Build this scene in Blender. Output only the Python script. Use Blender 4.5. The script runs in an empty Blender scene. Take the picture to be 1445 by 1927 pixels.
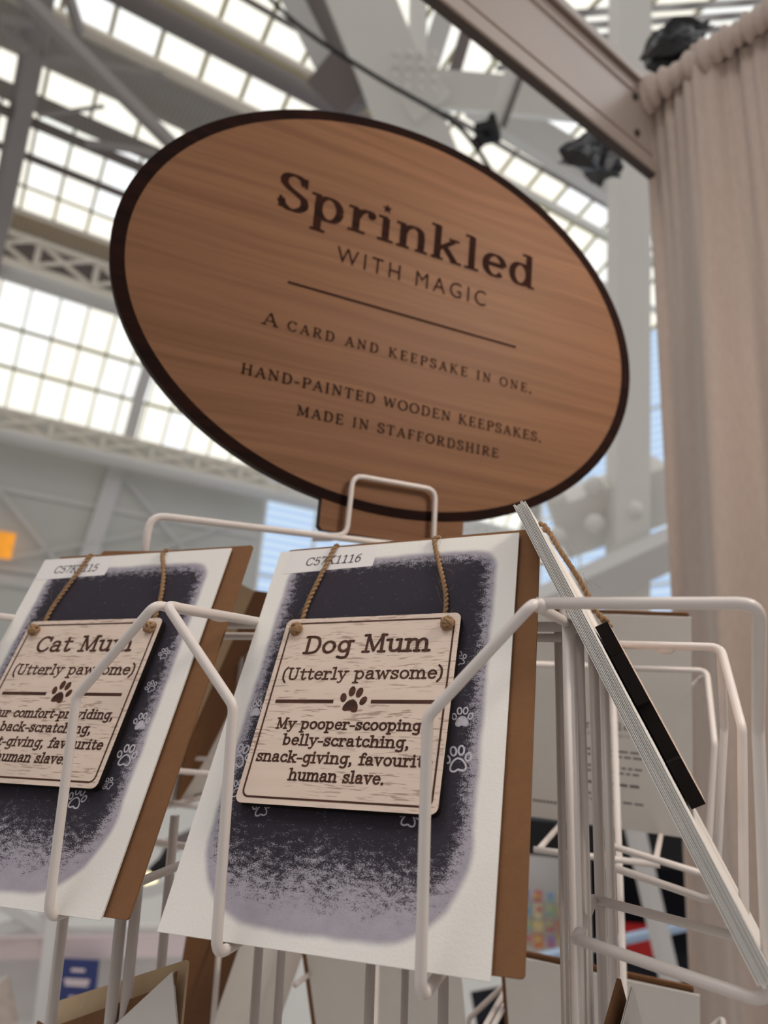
import bpy, bmesh, math, random
from mathutils import Vector, Matrix
random.seed(7)
PI = math.pi
SC = bpy.context.scene
COL = SC.collection
OFF = 1.60                                   # height of the rack's reference point above the hall floor

def V(x, y, z):                              # rack millimetres -> world metres
    return Vector((x/1000, y/1000, z/1000 + OFF))
def Mt(x, y, z):                             # rack metres -> world metres
    return Vector((x, y, z + OFF))

# ------------------------------------------------------------------ camera, world, lights
cam = bpy.data.cameras.new('camera')
cam_o = bpy.data.objects.new('camera', cam); COL.objects.link(cam_o)
cam_o.matrix_world = Matrix(((0.9264, 0.05193, 0.37295, 0.1258), (0.37506, -0.21532, -0.90165, -0.28331),
                             (0.03348, 0.97516, -0.21895, 0.01636 + OFF), (0, 0, 0, 1)))
cam.sensor_fit = 'VERTICAL'; cam.sensor_height = 36; cam.lens = 1338/1927*36
cam.clip_start = 0.01; cam.clip_end = 300
cam.dof.use_dof = True; cam.dof.focus_distance = 0.292; cam.dof.aperture_fstop = 8.8
SC.camera = cam_o

world = bpy.data.worlds.new('hall_daylight'); SC.world = world; world.use_nodes = True
wn = world.node_tree.nodes; wl = world.node_tree.links; wn.clear()
wo = wn.new('ShaderNodeOutputWorld'); wb = wn.new('ShaderNodeBackground')
wt = wn.new('ShaderNodeTexCoord'); ws = wn.new('ShaderNodeSeparateXYZ'); wm = wn.new('ShaderNodeMapRange'); wr = wn.new('ShaderNodeValToRGB')
wl.new(wt.outputs['Generated'], ws.inputs[0]); wl.new(ws.outputs['Z'], wm.inputs['Value'])
wm.inputs['From Min'].default_value = -1; wm.inputs['From Max'].default_value = 1
wl.new(wm.outputs[0], wr.inputs[0])
cr = wr.color_ramp
cr.elements[0].position = 0.15; cr.elements[0].color = (0.16, 0.145, 0.135, 1)
cr.elements[1].position = 0.95; cr.elements[1].color = (1.4, 1.4, 1.4, 1)
e = cr.elements.new(0.5); e.color = (0.34, 0.32, 0.31, 1)
e = cr.elements.new(0.72); e.color = (0.93, 0.90, 0.885, 1)
wl.new(wr.outputs[0], wb.inputs[0]); wl.new(wb.outputs[0], wo.inputs[0]); wb.inputs[1].default_value = 0.55

def area(name, loc, target, size, energy, color):
    l = bpy.data.lights.new(name, 'AREA'); l.energy = energy; l.color = color; l.shape = 'DISK'; l.size = size
    o = bpy.data.objects.new(name, l); COL.objects.link(o); o.location = loc
    o.rotation_euler = (Vector(target) - Vector(loc)).to_track_quat('-Z', 'Y').to_euler(); return o
area('skylight_daylight', (-.7, -.75, OFF + 2.6), (0, 0, OFF), 1.0, 20, (1.0, 0.97, 0.93))
area('sign_fill_light', (0.50, 0.06, OFF + 0.50), (.07, .28, OFF + .27), 0.16, 3.1, (1.0, 0.87, 0.75))  # added unseen warm fill, no real fixture; lightens the right end of the sign

area('roof_daylight', (7, 6, OFF + 9), (-5, 7, OFF + 4), 6, 170, (1.0, 0.98, 0.96))

vs = SC.view_settings
vs.view_transform = 'Standard'; vs.look = 'None'; vs.gamma = 1; vs.use_curve_mapping = False; vs.exposure = 0.0

# ------------------------------------------------------------------ materials
def lin(c):
    return tuple((x/255/12.92 if x/255 <= .04045 else ((x/255 + .055)/1.055)**2.4) for x in c)

class NT:                                    # small wrapper for building node graphs
    def __init__(s, m): s.t = m.node_tree; s.n = s.t.nodes; s.l = s.t.links
    def new(s, t, **k):
        n = s.n.new(t)
        for a, b in k.items(): setattr(n, a, b)
        return n
    def put(s, sock, v):
        if isinstance(v, bpy.types.NodeSocket): s.l.new(v, sock)
        else: sock.default_value = v
    def math(s, op, a, b=0.0, c=None, clamp=False):
        n = s.new('ShaderNodeMath', operation=op, use_clamp=clamp)
        s.put(n.inputs[0], a); s.put(n.inputs[1], b)
        if c is not None: s.put(n.inputs[2], c)
        return n.outputs[0]
    def ss(s, v, a, b):
        n = s.new('ShaderNodeMapRange', interpolation_type='SMOOTHSTEP')
        s.put(n.inputs['Value'], v); s.put(n.inputs['From Min'], a); s.put(n.inputs['From Max'], b)
        return n.outputs[0]
    def mix(s, f, a, b):
        n = s.new('ShaderNodeMix', data_type='RGBA'); s.put(n.inputs[0], f)
        for k, v in ((6, a), (7, b)):
            s.put(n.inputs[k], (*v, 1) if isinstance(v, tuple) and len(v) == 3 else v)
        return n.outputs[2]
    def noise(s, vec, scale, detail=3, rough=.5):
        n = s.new('ShaderNodeTexNoise'); n.inputs['Scale'].default_value = scale
        n.inputs['Detail'].default_value = detail; n.inputs['Roughness'].default_value = rough
        if vec is not None: s.l.new(vec, n.inputs['Vector'])
        return n.outputs['Fac']
    def coord(s, scale=(1, 1, 1), loc=(0, 0, 0), kind='Object'):
        c = s.new('ShaderNodeTexCoord'); m = s.new('ShaderNodeMapping')
        m.inputs['Scale'].default_value = scale; m.inputs['Location'].default_value = loc
        s.l.new(c.outputs[kind], m.inputs['Vector']); return m.outputs[0]

def base_mat(name, rough=.6, spec=.3):
    m = bpy.data.materials.new(name); m.use_nodes = True
    b = m.node_tree.nodes['Principled BSDF']
    b.inputs['Roughness'].default_value = rough
    b.inputs['Specular IOR Level'].default_value = spec
    return m, b, NT(m)

def plain(name, rgb, rough=.6, spec=.3, var=.06, scale=30, bump=0, bscale=400, metal=0, lighter=None):
    m, b, t = base_mat(name, rough, spec)
    c = lin(rgb); c2 = tuple(x*(1 - var*2.2) for x in c)
    co = t.coord()
    t.put(b.inputs['Base Color'], t.mix(t.noise(co, scale, 4), tuple(x*(1 + var) for x in c), c2))
    b.inputs['Metallic'].default_value = metal
    if bump:
        bn = t.new('ShaderNodeBump'); bn.inputs['Strength'].default_value = bump; bn.inputs['Distance'].default_value = .0005
        t.l.new(t.noise(co, bscale, 5, .6), bn.inputs['Height']); t.l.new(bn.outputs[0], b.inputs['Normal'])
    return m

def emit(name, rgb, strength, var=.05, scale=2):
    m = bpy.data.materials.new(name); m.use_nodes = True; t = NT(m); t.n.clear()
    o = t.new('ShaderNodeOutputMaterial'); em = t.new('ShaderNodeEmission'); em.inputs[1].default_value = strength
    c = lin(rgb); t.put(em.inputs[0], t.mix(t.noise(t.coord(), scale, 2), c, tuple(x*(1 - var*2) for x in c)))
    t.l.new(em.outputs[0], o.inputs[0]); return m

def oak(name, light, dark, fleck, axis=0, stretch=(9, 160, 60), fl=.35, rough=.5, warp=3.0):
    """straight-grained wood; the grain runs along local x"""
    m, b, t = base_mat(name, rough, .12)
    co = t.coord(stretch)
    wav = t.noise(t.coord((5, 14, 8)), 1.0, 2)
    add = t.new('ShaderNodeVectorMath', operation='ADD'); sc = t.new('ShaderNodeVectorMath', operation='SCALE')
    cb = t.new('ShaderNodeCombineXYZ'); t.l.new(wav, cb.inputs[1])
    t.l.new(cb.outputs[0], sc.inputs[0]); sc.inputs['Scale'].default_value = warp
    t.l.new(co, add.inputs[0]); t.l.new(sc.outputs[0], add.inputs[1])
    g1 = t.noise(add.outputs[0], 1.0, 6, .65)
    co2 = t.coord((stretch[0]*4, stretch[1]*9, 60)); g2 = t.noise(co2, 1.0, 3, .6)
    broad = t.noise(t.coord((3, 26, 8)), 1.0, 3)
    k = t.ss(g1, .34, .68)
    c = t.mix(k, lin(light), lin(dark))
    c = t.mix(t.math('MULTIPLY', t.ss(broad, .45, .75), .45), c, lin(dark))
    c = t.mix(t.math('MULTIPLY', t.ss(g2, .60, .72), fl), c, lin(fleck))
    t.put(b.inputs['Base Color'], c)
    bn = t.new('ShaderNodeBump'); bn.inputs['Strength'].default_value = .12; bn.inputs['Distance'].default_value = .0003
    t.l.new(g1, bn.inputs['Height']); t.l.new(bn.outputs[0], b.inputs['Normal'])
    return m

M = {}
M['wire'] = plain('white_powder_coated_wire', (214, 204, 198), .38, .45, .03, 60)
M['kraft'] = plain('brown_kraft_paper', (126, 90, 63), .85, .1, .07, 220, .25, 900)
M['kraft_inside'] = plain('kraft_envelope_inside', (196, 170, 138), .85, .1, .05, 160)
M['paper'] = plain('white_card_paper', (226, 221, 215), .85, .12, .02, 60, .3, 700)
M['sticker'] = plain('sticker_paper', (224, 217, 215), .6, .25, .01, 60)
M['ink'] = plain('grey_print_ink', (62, 60, 62), .8, .1, .05)
M['soft_ink'] = plain('pale_print_ink', (120, 112, 108), .8, .1, .05)
M['twine'] = plain('jute_twine', (160, 128, 97), .9, .1, .22, 900, .5, 1500)
M['black_edge'] = plain('charred_wood_edge', (26, 21, 20), .8, .1, .2, 500)
M['chalk'] = plain('chalk_paw_print', (196, 190, 198), .9, .05, .15, 800)
M['sign_wood'] = oak('oak_veneer', (127, 91, 66), (110, 77, 55), (82, 55, 38), stretch=(3.2, 150, 60), fl=.35, warp=2.2)
M['sign_rim'] = oak('scorched_oak_rim', (36, 16, 10), (22, 10, 7), (13, 7, 5), fl=.4, rough=.9)
M['sign_burn'] = oak('laser_burnt_lettering', (48, 25, 16), (32, 16, 10), (20, 10, 7), fl=.4, rough=.9)
M['sign_side'] = plain('dark_board_edge', (48, 34, 28), .7, .2, .2, 200)
M['engraved'] = oak('engraved_brown', (84, 52, 40), (58, 35, 27), (38, 23, 18), stretch=(40, 500, 200), fl=.5)

def bleached():
    m, b, t = base_mat('bleached_oak_veneer', .6, .2)
    co = t.coord((130, 1300, 100)); wav = t.noise(t.coord((18, 30, 10)), 1.0, 2)
    add = t.new('ShaderNodeVectorMath', operation='ADD'); sc = t.new('ShaderNodeVectorMath', operation='SCALE')
    cb = t.new('ShaderNodeCombineXYZ'); t.l.new(wav, cb.inputs[1]); t.l.new(cb.outputs[0], sc.inputs[0]); sc.inputs['Scale'].default_value = 9.0
    t.l.new(co, add.inputs[0]); t.l.new(sc.outputs[0], add.inputs[1])
    g = t.noise(add.outputs[0], 1.0, 2, .5); broad = t.noise(t.coord((14, 60, 10)), 1.0, 2)
    fle = t.math('MULTIPLY', t.ss(g, .56, .63), t.ss(broad, .36, .54))
    c = t.mix(t.noise(t.coord((30, 300, 60)), 1.0, 3), lin((220, 200, 186)), lin((203, 181, 165)))
    t.put(b.inputs['Base Color'], t.mix(t.math('MULTIPLY', fle, .6), c, lin((124, 94, 78))))
    return m
M['bleached'] = bleached()

def card_print():
    """white textured card printed with a charcoal chalk-board patch whose edge breaks into specks"""
    m, b, t = base_mat('charcoal_patch_print', .8, .15)
    co = t.coord(); sp = t.new('ShaderNodeSeparateXYZ'); t.l.new(co, sp.inputs[0])
    x, y = sp.outputs[0], sp.outputs[1]
    cy = t.math('ADD', y, .0015)
    r = t.math('MULTIPLY_ADD', t.ss(y, -.06, .06), -.022, .033)         # big round corners at the foot, small at the top
    hx, hy = .0545, .0825
    qx = t.math('ADD', t.math('SUBTRACT', t.math('ABSOLUTE', x), hx), r)
    qy = t.math('ADD', t.math('SUBTRACT', t.math('ABSOLUTE', cy), hy), r)
    mx, my = t.math('MAXIMUM', qx, 0.0), t.math('MAXIMUM', qy, 0.0)
    ln = t.math('SQRT', t.math('ADD', t.math('MULTIPLY', mx, mx), t.math('MULTIPLY', my, my)))
    ins = t.math('MINIMUM', t.math('MAXIMUM', qx, qy), 0.0)
    d = t.math('SUBTRACT', t.math('ADD', ln, ins), r)
    wob = t.math('MULTIPLY', t.math('SUBTRACT', t.noise(co, 70, 3), .5), .0022)
    tin = t.math('SUBTRACT', wob, d)                                     # depth inside the patch, metres
    lil = t.ss(tin, -.0012, .0020)
    side = t.ss(tin, -.0045, .0125)
    foot = t.ss(t.math('ADD', t.math('ADD', y, .086), t.math('MULTIPLY', t.math('SUBTRACT', t.noise(t.coord((60, 25, 1)), 1.0, 3), .5), .03)), -.014, .050)
    f = t.math('MULTIPLY', side, foot)
    fine = t.noise(t.coord((1900, 2600, 1)), 1.0, 2, .6)
    mid = t.noise(t.coord((260, 480, 1)), 1.0, 4, .65)
    nn = t.math('ADD', t.math('MULTIPLY', fine, .55), t.math('MULTIPLY', mid, .45))
    nn = t.math('MULTIPLY_ADD', nn, 3.0, -1.0)
    dk = t.ss(t.math('SUBTRACT', f, nn), -.10, .16)
    dark = t.mix(t.noise(co, 40, 3), lin((47, 45, 51)), lin((58, 50, 60)))
    pal = t.mix(t.noise(co, 160, 3), lin((172, 166, 174)), lin((150, 143, 153)))
    paper = lin((226, 221, 215))
    t.put(b.inputs['Base Color'], t.mix(lil, paper, t.mix(dk, pal, dark)))
    bn = t.new('ShaderNodeBump'); bn.inputs['Strength'].default_value = .35; bn.inputs['Distance'].default_value = .0003
    t.l.new(t.noise(co, 900, 4, .6), bn.inputs['Height']); t.l.new(bn.outputs[0], b.inputs['Normal'])
    return m
M['print'] = card_print()

def fabric():
    m, b, t = base_mat('cream_linen_curtain', .9, .1)
    c = t.mix(t.noise(t.coord((240, 240, 60)), 1.0, 4), lin((180, 165, 155)), lin((162, 145, 136)))
    t.put(b.inputs['Base Color'], t.mix(t.math('MULTIPLY', t.ss(t.noise(t.coord((9, 9, 3)), 1.0, 4), .5, .75), .25), c, lin((156, 137, 128))))
    b.inputs['Sheen Weight'].default_value = .2
    return m
M['curtain'] = fabric()
M['alu'] = plain('cream_painted_aluminium', (166, 152, 144), .35, .4, .03, 8)
M['alu_dark'] = plain('dark_fascia_gasket', (70, 62, 58), .6, .2, .1, 20)  # dark brown of the fascia's thin edge strips and screws
M['black_plastic'] = plain('black_bin_liner_plastic', (34, 34, 37), .35, .5, .3, 40)
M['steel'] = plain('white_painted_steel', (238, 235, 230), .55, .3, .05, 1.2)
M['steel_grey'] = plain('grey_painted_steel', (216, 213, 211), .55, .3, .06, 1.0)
M['steel_dark'] = plain('dark_grey_steel', (128, 120, 118), .6, .2, .08, 1.0)  # plain darker grey for tubes, plates and the column cable
M['steel_mid'] = plain('mid_grey_steel', (158, 152, 150), .6, .2, .07, 1.0)  # plain mid grey for the upper-left rib and braces
M['steel_cream'] = plain('cream_lattice_steel', (240, 232, 220), .6, .2, .05, 1.0)
M['bar'] = plain('olive_cream_glazing_bar', (170, 160, 122), .6, .2, .08, 3)
M['black'] = plain('black_rubber', (28, 27, 28), .6, .3, .1, 8)
M['floor'] = plain('pale_hall_floor', (206, 202, 198), .7, .2, .04, .5)
M['dim'] = plain('dim_grey_cladding', (206, 205, 200), .8, .1, .05, .6)

def ribbed(name, c1, c2, scale, axis='X'):
    m, b, t = base_mat(name, .8, .1)
    w = t.new('ShaderNodeTexWave', wave_type='BANDS', bands_direction=axis); w.inputs['Scale'].default_value = scale
    w.inputs['Distortion'].default_value = .15; t.l.new(t.coord(), w.inputs['Vector'])
    t.put(b.inputs['Base Color'], t.mix(w.outputs['Fac'], lin(c1), lin(c2))); return m
M['ribbed'] = ribbed('grey_ribbed_roof_deck', (172, 166, 160), (136, 130, 126), 4.0)
M['timber'] = ribbed('beige_ribbed_boarding', (190, 174, 156), (132, 120, 106), 3.2)
M['slats'] = ribbed('white_slatted_deck', (206, 204, 204), (150, 146, 146), 1.4, 'Y')

def panes():
    m = bpy.data.materials.new('daylit_roof_glass'); m.use_nodes = True; t = NT(m); t.n.clear()
    o = t.new('ShaderNodeOutputMaterial'); em = t.new('ShaderNodeEmission')
    g = t.new('ShaderNodeNewGeometry'); r = t.new('ShaderNodeValToRGB'); t.l.new(g.outputs['Random Per Island'], r.inputs[0])
    r.color_ramp.elements[0].color = (*lin((250, 253, 255)), 1); r.color_ramp.elements[1].color = (*lin((252, 247, 232)), 1)
    e = r.color_ramp.elements.new(.5); e.color = (*lin((248, 246, 234)), 1)
    c = t.mix(t.ss(t.noise(t.coord((.5, .5, .5)), 3, 3), .5, .85), r.outputs[0], lin((238, 235, 220)))
    t.put(em.inputs[0], c); em.inputs[1].default_value = 1.3; t.l.new(em.outputs[0], o.inputs[0]); return m
M['glass'] = panes()
def blue_panes():
    m = bpy.data.materials.new('blue_lit_ribbed_sheet'); m.use_nodes = True; t = NT(m); t.n.clear()
    o = t.new('ShaderNodeOutputMaterial'); em = t.new('ShaderNodeEmission')
    w = t.new('ShaderNodeTexWave', wave_type='BANDS', bands_direction='Z'); w.inputs['Scale'].default_value = 1.6; t.l.new(t.coord(), w.inputs['Vector'])
    c = t.mix(w.outputs['Fac'], lin((178, 208, 248)), lin((222, 240, 254)))
    t.put(em.inputs[0], c); em.inputs[1].default_value = .95; t.l.new(em.outputs[0], o.inputs[0]); return m
M['blue'] = blue_panes()
M['orange'] = emit('orange_lit_sign', (255, 168, 62), 1.1, .2, 6)
M['lampglow'] = emit('warm_lamp_glow', (255, 236, 180), 2.6)

# ------------------------------------------------------------------ mesh helpers
def obj(name, bm, mats, parent=None, smooth=False):
    me = bpy.data.meshes.new(name); bm.normal_update(); bm.to_mesh(me); bm.free()
    for m in (mats if isinstance(mats, (list, tuple)) else [mats]): me.materials.append(M[m] if isinstance(m, str) else m)
    if smooth:
        for p in me.polygons: p.use_smooth = True
    o = bpy.data.objects.new(name, me); COL.objects.link(o)
    if parent: o.parent = parent
    return o
def tag(o, label=None, cat=None, group=None, kind=None):
    for k, v in (('label', label), ('category', cat), ('group', group), ('kind', kind)):
        if v: o[k] = v
    return o
def empty(name, mw, label, cat, group=None, kind=None):
    o = bpy.data.objects.new(name, None); COL.objects.link(o); o.empty_display_size = .02
    o.matrix_world = mw if isinstance(mw, Matrix) else Matrix.Translation(mw)
    return tag(o, label, cat, group, kind)
BM = bmesh.new

def face(bm, vs, mi=0):
    try:
        f = bm.faces.new(vs); f.material_index = mi; return f
    except ValueError: return None

def fillet(pts, rad, seg=5):
    out = [Vector(pts[0])]
    for i in range(1, len(pts) - 1):
        a, b, c = Vector(pts[i-1]), Vector(pts[i]), Vector(pts[i+1])
        u, w = (a - b), (c - b); lu, lw = u.length, w.length
        u.normalize(); w.normalize(); ang = u.angle(w)
        if ang > 3.1: out.append(b); continue
        t = min(rad/math.tan(ang/2), lu*.48, lw*.48)
        p0, p1 = b + u*t, b + w*t
        for k in range(seg + 1):
            s = k/seg; out.append(p0*(1-s)**2 + b*2*s*(1-s) + p1*s*s)
    out.append(Vector(pts[-1])); return out

def tube(bm, pts, r, n=10, cap=True, closed=False, mi=0):
    pts = [Vector(p) for p in pts]; N = len(pts); rings = []
    nrm = None
    for i, p in enumerate(pts):
        if closed: d = pts[(i+1) % N] - pts[i-1]
        else: d = (pts[min(i+1, N-1)] - pts[max(i-1, 0)])
        d.normalize()
        if nrm is None: nrm = d.orthogonal().normalized()
        else:
            nrm = nrm - d*nrm.dot(d)
            nrm = nrm.normalized() if nrm.length > 1e-6 else d.orthogonal().normalized()
        bn = d.cross(nrm); rr = r[i] if isinstance(r, (list, tuple)) else r
        rings.append([bm.verts.new(p + (nrm*math.cos(2*PI*k/n) + bn*math.sin(2*PI*k/n))*rr) for k in range(n)])
    for i in range(N if closed else N-1):
        A, B = rings[i], rings[(i+1) % N]
        for k in range(n): face(bm, (A[k], A[(k+1) % n], B[(k+1) % n], B[k]), mi)
    if cap and not closed: face(bm, rings[0][::-1], mi); face(bm, rings[-1], mi)

def box(bm, c, sx, sy, sz, mat=None, mi=0):
    """box centred at c with half sizes; mat = 3x3 with the axes in its columns"""
    R = mat or Matrix.Identity(3); c = Vector(c)
    v = [bm.verts.new(c + R @ Vector((x*sx, y*sy, z*sz))) for x in (-1, 1) for y in (-1, 1) for z in (-1, 1)]
    for q in ((0, 1, 3, 2), (4, 6, 7, 5), (0, 4, 5, 1), (2, 3, 7, 6), (0, 2, 6, 4), (1, 5, 7, 3)): face(bm, [v[k] for k in q], mi)

def beam(bm, a, b, w, d, up=(0, 0, 1), mi=0):
    """rectangular bar from a to b, w across, d along 'up'"""
    a, b = Vector(a), Vector(b); x = (b - a); L = x.length; x.normalize()
    y = Vector(up).cross(x)
    y = y.normalized() if y.length > 1e-5 else x.orthogonal().normalized()
    z = x.cross(y); R = Matrix((x, y, z)).transposed()
    box(bm, (a + b)/2, L/2, w/2, d/2, R, mi)

def prism(bm, outline, z0, z1, front=0, side=0, back=None):
    """extrude a 2-D outline (counter-clockwise) between z0 and z1"""
    A = [bm.verts.new((x, y, z0)) for x, y in outline]; B = [bm.verts.new((x, y, z1)) for x, y in outline]
    face(bm, B, front); face(bm, A[::-1], side if back is None else back); n = len(A)
    for i in range(n): face(bm, (A[i], A[(i+1) % n], B[(i+1) % n], B[i]), side)

def rrect(x0, y0, x1, y1, r, seg=6):
    out = []
    for cx, cy, a in ((x1-r, y1-r, 0), (x0+r, y1-r, 90), (x0+r, y0+r, 180), (x1-r, y0+r, 270)):
        for k in range(seg + 1):
            t = math.radians(a + 90*k/seg); out.append((cx + r*math.cos(t), cy + r*math.sin(t)))
    return out

def ribbon(bm, pts, ws, z=0.0, closed=False, caps=False, xf=None):
    """flat strip along 2-D points with widths ws"""
    n = len(pts); P = [Vector(p) for p in pts]; L, R = [], []
    f = xf or (lambda x, y: (x, y, z))
    for i in range(n):
        if closed: d = P[(i+1) % n] - P[i-1]
        else:
            d = P[min(i+1, n-1)] - P[max(i-1, 0)]
        if d.length < 1e-9: d = Vector((1, 0))
        d.normalize(); nn = Vector((-d.y, d.x)); w = ws[i]/2
        if not closed and 0 < i < n-1:
            d1 = (P[i] - P[i-1]).normalized(); c = max(.5, abs(d.dot(d1))); w = w/c
        L.append(bm.verts.new(f(*(P[i] + nn*w)))); R.append(bm.verts.new(f(*(P[i] - nn*w))))
    for i in range(n if closed else n-1):
        j = (i+1) % n; face(bm, (R[i], R[j], L[j], L[i]))
    if caps:
        for i in (0, n-1): disc(bm, P[i].x, P[i].y, ws[i]/2, ws[i]/2, f)

def disc(bm, cx, cy, rx, ry, f, rot=0, n=16):
    c, s = math.cos(rot), math.sin(rot)
    face(bm, [bm.verts.new(f(cx + rx*math.cos(2*PI*k/n)*c - ry*math.sin(2*PI*k/n)*s, cy + rx*math.cos(2*PI*k/n)*s + ry*math.sin(2*PI*k/n)*c)) for k in range(n)])

def catmull(pts, seg=7):
    P = [Vector(p) for p in pts]; P = [P[0]*2 - P[1]] + P + [P[-1]*2 - P[-2]]; out = []
    for i in range(1, len(P) - 2):
        for k in range(seg):
            t = k/seg; a, b, c, d = P[i-1], P[i], P[i+1], P[i+2]
            out.append(.5*((2*b) + (c - a)*t + (2*a - 5*b + 4*c - d)*t*t + (3*b - a - 3*c + d)*t**3))
    out.append(P[-2]); return out

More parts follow.
